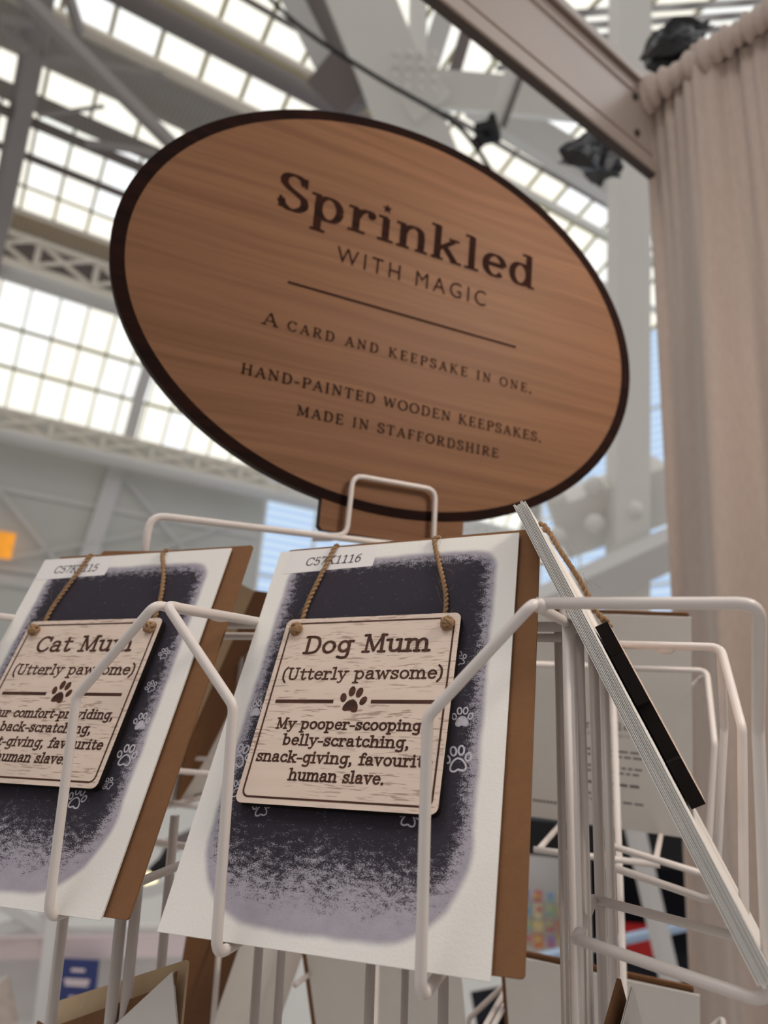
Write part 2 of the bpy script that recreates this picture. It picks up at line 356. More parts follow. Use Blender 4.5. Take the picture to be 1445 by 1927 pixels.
# ------------------------------------------------------------------ lettering: a drawn serif / slab-serif alphabet
# strokes: ('l', points[, width]) straight, ('c', points[, width]) smooth, ('e', cx, cy, rx, ry, a0, a1) arc, ('s', x, y, half length) serif, ('d', x, y, r) dot, ('*', x, y, r) star
def lc(x0): return ('s', x0 - .05, .665, .09)
GL = {
 'a': (.66, [('c', [(.13, .53), (.18, .63), (.3, .665), (.43, .61), (.47, .47)]), ('l', [(.47, .5), (.47, .08)]), ('c', [(.47, .14), (.51, .04), (.61, .05)], .7), ('c', [(.47, .40), (.3, .385), (.13, .32), (.1, .17), (.2, .045), (.36, .07), (.47, .2)])]),
 'b': (.70, [('l', [(.15, .02), (.15, .98)]), ('s', .09, .965, .1), ('e', .35, .35, .21, .31, 0, 360)]),
 'c': (.60, [('e', .34, .35, .235, .31, 38, 325), ('d', .5, .53, .075)]),
 'd': (.72, [('l', [(.54, .03), (.54, .98)]), ('s', .47, .965, .1), ('s', .6, .03, .09), ('e', .33, .35, .21, .31, 0, 360)]),
 'e': (.62, [('l', [(.1, .375), (.55, .375)], .6), ('e', .33, .35, .225, .31, 5, 318)]),
 'f': (.50, [('c', [(.5, .87), (.43, .965), (.31, .94), (.25, .8), (.25, .66)]), ('l', [(.25, .7), (.25, .03)]), ('s', .27, .03, .19), ('l', [(.06, .655), (.46, .655)], .6), ('d', .5, .88, .06)]),
 'g': (.68, [('e', .32, .37, .205, .29, 0, 360), ('l', [(.53, .66), (.53, -.08)]), ('c', [(.53, -.06), (.48, -.22), (.32, -.28), (.12, -.22)]), ('s', .6, .665, .09)]),
 'h': (.74, [('l', [(.16, .03), (.16, .98)]), ('s', .1, .965, .1), ('s', .16, .03, .14), ('c', [(.16, .44), (.25, .6), (.4, .665), (.53, .58), (.56, .4)]), ('l', [(.56, .42), (.56, .03)]), ('s', .57, .03, .14)]),
 'i': (.40, [('l', [(.2, .66), (.2, .03)]), ('s', .2, .03, .17), ('s', .13, .665, .1), ('d', .19, .9, .085)]),
 'k': (.74, [('l', [(.16, .03), (.16, .98)]), ('s', .1, .965, .1), ('s', .16, .03, .14), ('l', [(.55, .64), (.17, .29)], .6), ('l', [(.31, .43), (.58, .03)]), ('s', .54, .665, .12), ('s', .6, .03, .13)]),
 'l': (.40, [('l', [(.2, .98), (.2, .03)]), ('s', .2, .03, .17), ('s', .13, .965, .1)]),
 'm': (1.05, [('l', [(.15, .03), (.15, .66)]), ('s', .1, .665, .1), ('s', .15, .03, .13), ('c', [(.15, .44), (.24, .6), (.37, .665), (.48, .58), (.51, .4)]), ('l', [(.51, .42), (.51, .03)]), ('s', .51, .03, .11), ('c', [(.51, .44), (.6, .6), (.73, .665), (.84, .58), (.87, .4)]), ('l', [(.87, .42), (.87, .03)]), ('s', .88, .03, .13)]),
 'n': (.74, [('l', [(.16, .03), (.16, .66)]), ('s', .1, .665, .1), ('s', .16, .03, .14), ('c', [(.16, .44), (.25, .6), (.4, .665), (.53, .58), (.56, .4)]), ('l', [(.56, .42), (.56, .03)]), ('s', .57, .03, .14)]),
 'o': (.66, [('e', .33, .35, .235, .31, 0, 360)]),
 'p': (.72, [('l', [(.16, .66), (.16, -.28)]), ('s', .1, .665, .1), ('s', .17, -.28, .15), ('e', .37, .35, .22, .31, 0, 360)]),
 'r': (.58, [('l', [(.18, .66), (.18, .03)]), ('s', .11, .665, .1), ('s', .2, .03, .18), ('c', [(.18, .4), (.27, .58), (.4, .66), (.5, .62)]), ('d', .5, .58, .075)]),
 's': (.56, [('c', [(.45, .52), (.4, .63), (.26, .665), (.14, .6), (.13, .47), (.27, .37), (.41, .29), (.46, .17), (.37, .055), (.22, .04), (.1, .16)]), ('l', [(.465, .68), (.465, .49)], .5), ('l', [(.09, .22), (.09, .02)], .5)]),
 't': (.50, [('l', [(.22, .86), (.22, .2)]), ('c', [(.22, .24), (.25, .08), (.35, .04), (.47, .12)]), ('l', [(.05, .655), (.45, .655)], .6)]),
 'u': (.74, [('l', [(.17, .66), (.17, .26)]), ('c', [(.17, .28), (.21, .1), (.33, .045), (.47, .1), (.56, .26)]), ('l', [(.56, .66), (.56, .03)]), ('s', .1, .665, .1), ('s', .49, .665, .1), ('s', .63, .03, .09)]),
 'v': (.66, [('l', [(.13, .65), (.33, .04)]), ('l', [(.53, .65), (.33, .04)], .65), ('s', .13, .665, .13), ('s', .53, .665, .12)]),
 'w': (.94, [('l', [(.12, .65), (.29, .04)]), ('l', [(.46, .62), (.29, .04)], .65), ('l', [(.46, .62), (.65, .04)]), ('l', [(.82, .65), (.65, .04)], .65), ('s', .12, .665, .12), ('s', .82, .665, .12)]),
 'y': (.68, [('l', [(.13, .65), (.35, .04)]), ('c', [(.57, .65), (.4, .18), (.3, -.14), (.2, -.26), (.09, -.22)], .75), ('s', .13, .665, .13), ('s', .57, .665, .12)]),
 'A': (.80, [('l', [(.4, .97), (.13, .03)], .5), ('l', [(.4, .97), (.67, .03)]), ('l', [(.22, .33), (.58, .33)], .5), ('s', .13, .03, .12), ('s', .68, .03, .12)]),
 'B': (.72, [('l', [(.18, .03), (.18, .97)]), ('c', [(.1, .965), (.4, .965), (.55, .9), (.57, .75), (.48, .56), (.2, .52)]), ('c', [(.2, .52), (.48, .51), (.61, .4), (.61, .2), (.48, .05), (.1, .035)])]),
 'C': (.80, [('e', .43, .5, .33, .47, 35, 325), ('l', [(.7, .97), (.7, .7)], .45)]),
 'D': (.82, [('l', [(.2, .03), (.2, .97)]), ('c', [(.08, .965), (.4, .965), (.62, .85), (.71, .5), (.62, .15), (.4, .035), (.08, .035)])]),
 'E': (.70, [('l', [(.2, .03), (.2, .97)]), ('l', [(.08, .965), (.6, .965)], .5), ('l', [(.2, .51), (.48, .51)], .5), ('l', [(.08, .035), (.63, .035)], .5), ('l', [(.6, .98), (.6, .78)], .5), ('l', [(.63, .02), (.63, .25)], .5), ('l', [(.48, .62), (.48, .40)], .45)]),
 'F': (.66, [('l', [(.2, .03), (.2, .97)]), ('l', [(.08, .965), (.58, .965)], .5), ('l', [(.2, .5), (.46, .5)], .5), ('s', .21, .03, .14), ('l', [(.58, .98), (.58, .76)], .5), ('l', [(.46, .61), (.46, .39)], .45)]),
 'G': (.84, [('e', .43, .5, .33, .47, 38, 350), ('l', [(.7, .97), (.7, .72)], .45), ('l', [(.72, .05), (.72, .4)]), ('s', .68, .41, .14)]),
 'H': (.88, [('l', [(.2, .03), (.2, .97)]), ('l', [(.68, .03), (.68, .97)]), ('l', [(.2, .51), (.68, .51)], .5), ('s', .2, .03, .13), ('s', .2, .965, .13), ('s', .68, .03, .13), ('s', .68, .965, .13)]),
 'I': (.42, [('l', [(.21, .03), (.21, .97)]), ('s', .21, .03, .14), ('s', .21, .965, .14)]),
 'K': (.82, [('l', [(.2, .03), (.2, .97)]), ('s', .2, .03, .13), ('s', .2, .965, .13), ('l', [(.62, .95), (.21, .4)], .5), ('l', [(.34, .58), (.68, .03)]), ('s', .62, .965, .12), ('s', .7, .03, .12)]),
 'M': (1.0, [('l', [(.18, .03), (.2, .97)], .55), ('l', [(.2, .97), (.5, .1)]), ('l', [(.8, .97), (.5, .1)], .5), ('l', [(.82, .03), (.8, .97)]), ('s', .18, .03, .13), ('s', .83, .03, .13), ('s', .15, .965, .1), ('s', .85, .965, .1)]),
 'N': (.86, [('l', [(.18, .03), (.18, .97)], .55), ('l', [(.18, .97), (.68, .05)]), ('l', [(.68, .03), (.68, .97)], .55), ('s', .18, .03, .12), ('s', .14, .965, .11), ('s', .68, .965, .12)]),
 'O': (.86, [('e', .43, .5, .34, .47, 0, 360)]),
 'P': (.70, [('l', [(.2, .03), (.2, .97)]), ('s', .21, .03, .14), ('c', [(.08, .965), (.42, .965), (.59, .88), (.62, .71), (.54, .53), (.38, .47), (.2, .47)])]),
 'R': (.80, [('l', [(.2, .03), (.2, .97)]), ('s', .2, .03, .13), ('c', [(.08, .965), (.42, .965), (.57, .88), (.6, .73), (.52, .57), (.38, .51), (.2, .51)]), ('l', [(.38, .51), (.66, .03)]), ('s', .7, .03, .09)]),
 'S': (.64, [('c', [(.53, .76), (.46, .91), (.31, .97), (.16, .9), (.12, .74), (.22, .6), (.4, .48), (.53, .36), (.54, .18), (.42, .05), (.27, .03), (.14, .12), (.09, .26)]), ('l', [(.55, .97), (.55, .7)], .4), ('l', [(.085, .33), (.085, .03)], .4)]),
 'T': (.74, [('l', [(.37, .03), (.37, .97)]), ('l', [(.07, .965), (.67, .965)], .5), ('s', .37, .03, .14), ('l', [(.07, .98), (.07, .75)], .45), ('l', [(.67, .98), (.67, .75)], .45)]),
 'U': (.86, [('l', [(.2, .97), (.2, .3)]), ('c', [(.2, .32), (.25, .1), (.43, .03), (.61, .1), (.67, .32)]), ('l', [(.67, .97), (.67, .3)], .75), ('s', .2, .965, .13), ('s', .67, .965, .12)]),
 'W': (1.06, [('l', [(.12, .97), (.32, .04)]), ('l', [(.53, .93), (.32, .04)], .5), ('l', [(.53, .93), (.74, .04)]), ('l', [(.95, .97), (.74, .04)], .5), ('s', .12, .965, .12), ('s', .94, .965, .11)]),
 '1': (.60, [('l', [(.32, .03), (.32, .97)]), ('l', [(.32, .97), (.12, .84)], .7), ('s', .32, .03, .2)]),
 '5': (.60, [('l', [(.48, .95), (.16, .95), (.14, .52)], .8), ('c', [(.14, .52), (.3, .61), (.46, .52), (.51, .32), (.43, .1), (.26, .03), (.09, .12)])]),
 '6': (.60, [('e', .31, .32, .2, .29, 0, 360), ('c', [(.11, .34), (.14, .66), (.28, .88), (.48, .97)])]),
 '7': (.60, [('l', [(.1, .8), (.1, .95), (.52, .95), (.26, .03)], .8)]),
 '(': (.38, [('c', [(.32, 1.06), (.16, .8), (.12, .42), (.17, .05), (.33, -.22)])]),
 ')': (.38, [('c', [(.06, 1.06), (.22, .8), (.26, .42), (.21, .05), (.05, -.22)])]),
 '-': (.46, [('l', [(.05, .34), (.41, .34)], .75)]),
 '.': (.32, [('d', .15, .06, .09)]),
 ',': (.32, [('d', .16, .07, .085), ('c', [(.22, .06), (.2, -.08), (.1, -.17)], .6)]),
 ' ': (.42, []),
 '*': (.40, [('l', [(.2, .66), (.2, .03)]), ('s', .2, .03, .17), ('s', .13, .665, .1), ('*', .2, .93, .15)]),
}
def text_bm(bm, s, x0, x1, y, h, th=.13, k=.75, sw=.1, track=0., slant=0., z=0., caps=True):
    """set string s between x0 and x1 on baseline y with cap height h (metres, local xy)"""
    adv = [GL[c][0] + track for c in s]; tot = sum(adv) - track
    first = GL[s[0]][0]*.12; sx = (x1 - x0)/(tot - first*2) ; X = -first
    dz = [0]
    for c, a in zip(s, adv):
        def f(px, py, X=X): return (x0 + (X + px + slant*py)*sx, y + py*h, z + dz[0])
        a2 = h/sx                                    # stroke widths are set in cap heights; x is scaled separately
        for st in GL[c][1]:
            kd = st[0]; dz[0] = (dz[0] + 3e-6) % 6e-5
            if kd == 'd': disc(bm, st[1]*1., st[2], st[3]*a2*max(1, th/.13), st[3]*max(1, th/.13), f); continue
            if kd == '*':
                vs = []
                for q in range(10):
                    r = st[3]*(1 if q % 2 == 0 else .42); t = PI/2 + q*PI/5
                    vs.append(bm.verts.new(f(st[1] + r*math.cos(t)*a2, st[2] + r*math.sin(t))))
                face(bm, vs); continue
            if kd == 's':
                P = [Vector((st[1] - st[3], st[2])), Vector((st[1] + st[3], st[2]))]; ws = [sw, sw]; cap = caps
            else:
                if kd == 'l': P = [Vector(p) for p in st[1]]; wm = st[2] if len(st) > 2 else 1
                elif kd == 'c': P = catmull(st[1]); wm = st[2] if len(st) > 2 else 1
                else:
                    _, cx, cy, rx, ry, a0, a1 = st; n = max(10, int(abs(a1 - a0)/12)); wm = 1
                    P = [Vector((cx + rx*math.cos(math.radians(a0 + (a1-a0)*q/n)), cy + ry*math.sin(math.radians(a0 + (a1-a0)*q/n)))) for q in range(n+1)]
                ws = []
                for q in range(len(P)):
                    d = P[min(q+1, len(P)-1)] - P[max(q-1, 0)]
                    d.normalize()
                    base = th*(k + (1-k)*abs(d.y)**1.4)
                    if wm != 1: base = max(th*wm, th*k) if k < .6 else th*max(wm, .75)
                    ws.append(base)
                cap = caps and k > .6
            # ribbon in em space with true-width correction
            q = [Vector((p.x*sx/h, p.y)) for p in P]
            ribbon(bm, q, ws, 0, False, cap, lambda ax, ay, f=f: f(ax*h/sx, ay))
        X += a
def paw_bm(bm, cx, cy, s, z, rot=0., filled=True, pad=False, lw=.1):
    """paw print: one pad and four toes, either solid or a chalk outline"""
    c, n = math.cos(rot), math.sin(rot)
    def f(x, y): return (cx + (x*c - y*n)*s, cy + (x*n + y*c)*s, z)
    toes = [(-.72, .12, .22, .32, .35), (-.27, .62, .23, .36, .1), (.27, .62, .23, .36, -.1), (.72, .12, .22, .32, -.35)]
    padp = catmull([(0, .12), (.28, -.02), (.5, -.36), (.5, -.66), (.25, -.74), (0, -.64), (-.25, -.74), (-.5, -.66), (-.5, -.36), (-.28, -.02), (0, .12)], 5)[:-1]
    if filled or pad: face(bm, [bm.verts.new(f(p.x, p.y)) for p in reversed(padp)])
    if not filled: ribbon(bm, padp, [lw]*len(padp), 0, True, False, f)
    for tx, ty, rx, ry, r in toes:
        if filled: disc(bm, tx, ty, rx, ry, f, r)
        else:
            P = [(tx + rx*.85*math.cos(2*PI*q/16)*math.cos(r) - ry*.85*math.sin(2*PI*q/16)*math.sin(r), ty + rx*.85*math.cos(2*PI*q/16)*math.sin(r) + ry*.85*math.sin(2*PI*q/16)*math.cos(r)) for q in range(16)]
            ribbon(bm, P, [lw]*16, 0, True, False, f)

def twine_bm(bm, pts, r=.00074, pitch=.0052, seg=10, hairs=10, rng=random):
    """two-ply twisted jute along a smooth path, with a few loose fibres"""
    P = catmull(pts, seg); s = 0; A, B = [], []
    nrm = None
    for i, p in enumerate(P):
        if i: s += (p - P[i-1]).length
    tot = s; D = []; n = max(12, int(tot/pitch*7)); cum = [0]
    for i in range(1, len(P)): cum.append(cum[-1] + (P[i] - P[i-1]).length)
    j = 0
    for q in range(n + 1):
        t = tot*q/n
        while j < len(P) - 2 and cum[j+1] < t: j += 1
        w = (t - cum[j])/max(1e-9, cum[j+1] - cum[j]); D.append((P[j].lerp(P[j+1], min(1, w)), (P[j+1] - P[j]).normalized(), t))
    for p, d, t in D:
        if nrm is None: nrm = d.orthogonal().normalized()
        else: nrm = (nrm - d*nrm.dot(d)).normalized()
        b = d.cross(nrm); a = 2*PI*t/pitch; o = (nrm*math.cos(a) + b*math.sin(a))*r*.78
        A.append(p + o); B.append(p - o)
    tube(bm, A, r, 6); tube(bm, B, r, 6)
    for _ in range(hairs):
        p, d, t = rng.choice(D); o = Vector((rng.uniform(-1, 1), rng.uniform(-1, 1), rng.uniform(-.3, 1))).normalized()
        L = rng.uniform(.003, .009); q1 = p + o*L*.5 + d*rng.uniform(-.003, .003); q2 = p + o*L + d*rng.uniform(-.006, .006)
        tube(bm, catmull([p, q1, q2], 4), .00005, 3)
def knot_bm(bm, c, r, rng):
    for k in range(5):
        ax = Vector((rng.uniform(-1, 1), rng.uniform(-1, 1), rng.uniform(.2, 1))).normalized(); u = ax.orthogonal().normalized(); w = ax.cross(u)
        P = [c + (u*math.cos(2*PI*q/14)*r*(.75 + .12*k/4) + w*math.sin(2*PI*q/14)*r*.7) + ax*rng.uniform(-.25, .25)*r for q in range(14)]
        tube(bm, P, r*.30, 6, closed=True)
    for q in range(6):
        o = Vector((rng.uniform(-1, 1), rng.uniform(-1, 1), rng.uniform(.1, .8))).normalized()
        tube(bm, catmull([c + o*r*.6, c + o*r*1.3, c + o*r*2 + Vector((rng.uniform(-1, 1), rng.uniform(-1, 1), 0))*r*.6], 4), .00006, 3)

# ------------------------------------------------------------------ the exhibition hall
HA = Vector((.60053, .79770, -.05505)); HC = Vector((-.79892, .60144, 0)); HU = Vector((.03311, .04398, .99848))
CP = Vector((.1258, -.2833, .0164 + OFF))
HALL = Matrix((HA, HC, HU)).transposed().to_4x4(); HALL.translation = CP      # local x along the hall, y to its side wall, z up
def cu(theta, c): return (c, c*math.tan(math.radians(theta)))
def hobj(name, bm, m, parent=None, **k):
    o = obj(name, bm, m, parent)
    if parent is None: o.matrix_world = HALL
    return o
A0, A1 = -6.0, 14.0
def strip(bm, p0, p1, a0=A0, a1=A1, th=.06):
    """long panel between two profile points"""
    n = Vector((0, p1[0]-p0[0], p1[1]-p0[1])).normalized(); n = Vector((0, n.z, -n.y))*(-th)
    q = [Vector((a, *p)) + o for a in (a0, a1) for p in (p0, p1) for o in (Vector(), n)]
    v = [bm.verts.new(x) for x in q]
    for f in ((0, 2, 6, 4), (1, 5, 7, 3), (0, 1, 3, 2), (4, 6, 7, 5), (0, 4, 5, 1), (2, 3, 7, 6)): face(bm, [v[k] for k in f])
def glazing(idx, profile, bay, phase, barw, transom, lab, A0=A0, A1=A1):
    """one long band of daylit roof glass: panes, with glazing bars as its child"""
    g, b = BM(), BM(); n0 = int((A0 - phase)/bay); a = phase + n0*bay
    cuts = []
    while a < A1: cuts.append(a); a += bay
    for i in range(len(cuts) - 1):
        for j in range(len(profile) - 1):
            p0, p1 = profile[j], profile[j+1]; e = .012
            face(g, [g.verts.new(x) for x in ((cuts[i]+e, *p0), (cuts[i+1]-e, *p0), (cuts[i+1]-e, *p1), (cuts[i]+e, *p1))])
    for a in cuts:
        for j in range(len(profile) - 1): beam(b, (a, *profile[j]), (a, *profile[j+1]), barw, .07, (0, -.6, -1))
    for j in range(1, len(profile) - 1): beam(b, (A0, *profile[j]), (A1, *profile[j]), transom, .08, (0, -.6, -1))
    o = hobj('window_%d' % idx, g, 'glass'); tag(o, lab, 'roof window', None, 'structure')
    obj('glazing_bar', b, 'bar', o); return o

def lat(bm, th0, th1, c, step, phase, w, d):
    p0, p1 = cu(th0, c), cu(th1, c)
    for p in (p0, p1): beam(bm, (A0, *p), (A1, *p), w*1.5, d)
    a = phase - int((phase - A0)/step)*step
    while a < A1 - step:
        beam(bm, (a, *p0), (a, *p1), w*1.2, d, (0, 1, 0))
        beam(bm, (a, *p1), (a + step, *p0), w, d*.6, (0, 1, 0)); beam(bm, (a - step*.05, p0[0]-.1, p0[1]), (a + step, p1[0]-.1, p1[1]), w*.8, d*.6, (0, 1, 0))
        a += step

b = BM(); strip(b, (16, -2.6), (16, 5.02), A0, 5.75, .15); tag(hobj('wall_left', b, 'dim'), 'dim grey clad side wall below the roof glass', 'wall', None, 'structure')
b = BM()
for th in (5.6, 6.4, 11.9): beam(b, (A0, 15.85, cu(th, 15.85)[1]), (5.7, 15.85, cu(th, 15.85)[1]), .12, .22 if th < 6 else .1)
beam(b, (1.95, 15.8, 1.2), (2.35, 15.8, 4.4), .34, .2, (0, 1, 0))
tag(hobj('trim_1', b, 'steel_grey'), 'pale rails and post on the dim grey side wall', 'trim', None, 'structure')
b = BM()
for (a0, t0), (a1, t1) in (((-.6, 14.5), (1.9, 6)), ((-.2, 6), (3.4, 11)), ((2.4, 14.8), (4.9, 7)), ((2.2, 7), (5.2, 13))): beam(b, (a0, 15.7, cu(t0, 15.7)[1]), (a1, 15.7, cu(t1, 15.7)[1]), .05, .05)
tag(hobj('trim_2', b, 'steel_grey'), 'thin crossing tie rods in front of the dim side wall', 'trim', None, 'structure')
glazing(1, [cu(17.6, 16), cu(20.4, 15.6), cu(23.1, 15.1), cu(26.2, 14.6)], .535, .0, .035, .055, 'lowest band of curved roof glass, three panes high, left of the sign')
glazing(2, [cu(30.9, 14.2), cu(32.4, 13.8), cu(36.9, 12.6)], .60, .1, .05, .04, 'middle band of roof glass above the beige ribbed boarding')
glazing(3, [cu(38.0, 12.4), cu(40.0, 12.0)], .8, .3, .06, .05, 'short strip of roof glass under the grey ribbed deck')
glazing(4, [cu(43.0, 10.7), cu(46.2, 9.95), cu(50, 9.0), cu(56, 7.5), cu(66, 5)], .74, .28, .07, .07, 'uppermost roof glass above the grey ribbed deck')
glazing(7, [cu(35.6, 12.0), cu(37.4, 11.7), cu(39.4, 11.35), cu(42.4, 10.5)], .74, .28, .09, .10, 'far block of roof glass seen between the sign and the steel column', 7.2, 14)
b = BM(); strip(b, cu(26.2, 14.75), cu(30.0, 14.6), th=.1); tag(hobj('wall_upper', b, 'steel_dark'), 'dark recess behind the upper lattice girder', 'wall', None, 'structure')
b = BM(); strip(b, cu(29.3, 14.45), cu(30.75, 14.3), th=.05); tag(hobj('trim_3', b, 'timber'), 'beige ribbed boarding strip above the upper lattice girder', 'boarding', None, 'structure')
b = BM(); strip(b, cu(30.6, 14.15), cu(30.95, 14.1), th=.12); tag(hobj('trim_4', b, 'steel_cream'), 'thin cream ledge at the foot of the middle roof glass', 'trim', None, 'structure')
b = BM(); strip(b, cu(40.0, 12.0), cu(42.6, 10.75), th=.12); strip(b, cu(36.9, 12.62), cu(38.0, 12.45), th=.1)
tag(hobj('ceiling', b, 'ribbed'), 'grey ribbed roof deck between bands of roof glass', 'ceiling', None, 'structure')
b = BM(); lat(b, 16.1, 17.4, 15.5, 1.02, .89, .08, .08); tag(hobj('trim_5', b, 'steel_cream'), 'cream lattice girder at the foot of the lowest roof glass', 'lattice girder', None, 'structure')
b = BM(); lat(b, 27.4, 29.2, 14.0, 1.06, 1.02, .09, .08); tag(hobj('trim_6', b, 'steel_cream'), 'cream lattice girder above the lowest roof glass', 'lattice girder', None, 'structure')
def purlin(n, th, c, r, m, lab, a0=A0, a1=A1):
    b = BM(); tube(b, [(a0, *cu(th, c)), ((a0+a1)/2, *cu(th, c)), (a1, *cu(th, c))], r, 14); o = hobj('trim_%d' % n, b, m, ); tag(o, lab, 'roof tube', None, 'structure')
    for p in o.data.polygons: p.use_smooth = len(p.vertices) == 4
purlin(7, 15.6, 15.3, .15, 'steel_grey', 'pale grey tube under the lower lattice girder')
purlin(8, 26.6, 13.8, .16, 'steel_grey', 'grey tube under the upper lattice girder')
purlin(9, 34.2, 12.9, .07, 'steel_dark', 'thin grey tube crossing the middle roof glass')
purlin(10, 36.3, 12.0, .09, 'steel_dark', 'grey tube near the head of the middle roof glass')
purlin(11, 42.75, 10.5, .085, 'steel_cream', 'cream tube at the edge of the grey ribbed deck')
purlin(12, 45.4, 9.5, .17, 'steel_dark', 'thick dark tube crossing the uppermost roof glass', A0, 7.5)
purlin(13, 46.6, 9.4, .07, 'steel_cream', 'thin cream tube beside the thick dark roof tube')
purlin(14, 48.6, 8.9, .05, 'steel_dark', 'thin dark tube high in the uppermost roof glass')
# arched rib and bracing
def roofc(th): return 16.3*math.cos(math.radians(th*1.12)) + .2
b = BM(); prof = [cu(t, {26: 13.6, 30: 13.2, 33: 12.6, 36: 11.9, 39: 11.2, 42: 10.3, 46: 9.2, 52: 8.0, 60: 6}[t]) for t in (26, 30, 33, 36, 39, 42, 46, 52, 60)]
for p, q in zip(prof, prof[1:]): beam(b, (-.78 + .012*p[1], *p), (-.78 + .012*q[1], *q), .26, .16, (0, -1, -1))
for p, q in zip(prof, prof[1:]): beam(b, (-.98 + .012*p[1], p[0]+.3, p[1]+.3), (-.98 + .012*q[1], q[0]+.3, q[1]+.3), .1, .1, (0, -1, -1))
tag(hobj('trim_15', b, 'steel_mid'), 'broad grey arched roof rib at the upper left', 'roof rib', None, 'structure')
b = BM()
def hp(th, ratio, perp): t = math.radians(th); return (ratio*perp, perp*math.cos(t), perp*math.sin(t))
for p, q, w in (((43.6, -.10, 12.6), (38.2, .125, 13.4), .17), ((41.1, -.085, 13.6), (41.7, -.053, 13.6), .09), ((40.9, -.082, 13.8), (40.1, -.056, 13.8), .12), ((40.1, -.04, 14.0), (42.2, .082, 13.7), .11), ((44.6, -.035, 13), (42.4, -.01, 13.4), .12), ((36.9, -.03, 14), (39, .03, 14), .05), ((36.4, .02, 14.2), (37.6, .095, 14.2), .09)):
    beam(b, hp(*p), hp(*q), w, w, (0, 1, 0))
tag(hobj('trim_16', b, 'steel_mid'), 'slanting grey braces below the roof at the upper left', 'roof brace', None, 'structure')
b = BM()
for th0, th1, a in ((17.6, 26.1, 2.42),):
    P = [cu(17.4, 15.6), cu(20.4, 15.3), cu(23.1, 14.85), cu(26.2, 14.3)]
    for p, q in zip(P, P[1:]): beam(b, (a, *p), (a+.02, *q), .22, .2, (0, -1, -1))
tag(hobj('trim_17', b, 'steel_grey'), 'grey arched rib across the lowest roof glass beside the sign', 'roof rib', None, 'structure')
b = BM(); box(b, (.46, *cu(8.0, 15.4)), .20, .05, .25); tag(hobj('lit_sign', b, 'orange'), 'orange glowing box sign on the dim grey side wall', 'lit sign')
# blue-lit sheeting of the far side and end
def blue(idx, quad, nx, nz, lab):
    g, f = BM(), BM(); P = [Vector(q) for q in quad]
    def at(s, t): return (P[0]*(1-s) + P[1]*s)*(1-t) + (P[3]*(1-s) + P[2]*s)*t
    face(g, [g.verts.new(x) for x in P])
    n = (P[1]-P[0]).cross(P[3]-P[0]).normalized()
    for i in range(nx + 1): beam(f, at(i/nx, 0), at(i/nx, 1), .07, .1, n)
    for j in range(nz + 1): beam(f, at(0, j/nz), at(1, j/nz), .07, .1, n)
    o = hobj('window_%d' % idx, g, 'blue'); tag(o, lab, 'window', None, 'structure'); obj('window_frame', f, 'steel', o)
blue(5, [(5.85, 15.95, -1.5), (14, 15.95, -1.5), (14, 15.95, 4.45), (5.85, 15.95, 4.45)], 6, 3, 'blue-lit ribbed window behind the sign foot and the left card')
blue(6, [(14.1, 15.2, -1.5), (14.1, 6, -1.5), (14.1, 6, 9.8), (14.1, 15.2, 9.8)], 6, 5, 'tall blue-lit ribbed window between column and curtain')
b = BM(); box(b, (14.4, 0, 4), .1, 17, 7.5); tag(hobj('wall_end', b, 'dim'), 'grey end wall of the hall behind the blue window', 'wall', None, 'structure')
b = BM(); box(b, (0, 4, -OFF - .12), 40, 30, .1); o = obj('floor', b, 'floor'); o.location.z = OFF + .02; tag(o, 'grey floor of the exhibition hall', 'floor', None, 'structure')

# riveted steel frame overhead, nearer than the roof
truss = empty('steel_truss', Mt(-2.0, 5.2, 5.8), 'riveted white steel truss with gusset and legs above the sign', 'steel truss')
TI = truss.matrix_world.inverted()
vd = Vector((-.35, .75, .55)).normalized()
def tpart(name, segs, m, rivets=()):
    b = BM()
    for a, c, w, d in segs: beam(b, Mt(*a), Mt(*c), d, w, vd.cross(Mt(*c) - Mt(*a)))
    for p, r in rivets: bmesh.ops.create_uvsphere(b, u_segments=10, v_segments=6, radius=r, matrix=Matrix.Translation(Mt(*p)))
    b.transform(TI); return obj(name, b, m, truss)
tpart('truss_leg', [((-2.62, 4.66, 7.0), (-1.86, 5.52, 4.72), .62, .25)], 'steel')
tpart('truss_leg', [((-3.45, 4.7, 7.3), (-2.93, 5.2, 6.08), .22, .12)], 'steel_grey')
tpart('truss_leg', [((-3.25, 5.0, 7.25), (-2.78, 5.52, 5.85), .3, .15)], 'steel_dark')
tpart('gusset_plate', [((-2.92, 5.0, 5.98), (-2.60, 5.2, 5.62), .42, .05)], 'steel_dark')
tpart('strut', [((-1.91, 5.045, 6.9), (-1.945, 5.19, 5.6), .17, .12)], 'steel')
tpart('strut', [((-1.60, 5.25, 6.75), (-1.90, 5.32, 5.85), .2, .2)], 'steel_grey')
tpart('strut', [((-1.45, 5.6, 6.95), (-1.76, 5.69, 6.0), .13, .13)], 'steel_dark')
tpart('gusset_plate', [((-2.2, 5.05, 5.95), (-1.78, 5.2, 5.3), .42, .06)], 'steel', [((-2.1 + .12*i, 5.0 + .03*i, 5.85 - .13*j - .02*i), .035) for i in range(4) for j in range(4)])
tpart('girder', [((-1.95, 5.25, 5.62), (-.1, 6.03, 5.5), .32, .22)], 'steel')
tpart('hanger', [((-.984, 5.2, 5.5), (-1.2, 5.25, 4.95), .16, .05)], 'steel')
tpart('hanger', [((-.90, 5.22, 5.5), (-1.12, 5.27, 4.95), .05, .05)], 'steel_dark')
spot = empty('spotlight', Mt(-1.22, 5.1, 4.78), 'small black spotlight clamped under the steel hanger', 'spotlight')
b = BM(); box(b, (0, 0, 0), .10, .09, .05); tube(b, [(-.02, 0, -.02), (-.08, -.06, -.14)], .06, 12); obj('lamp_housing', b, 'black', spot)
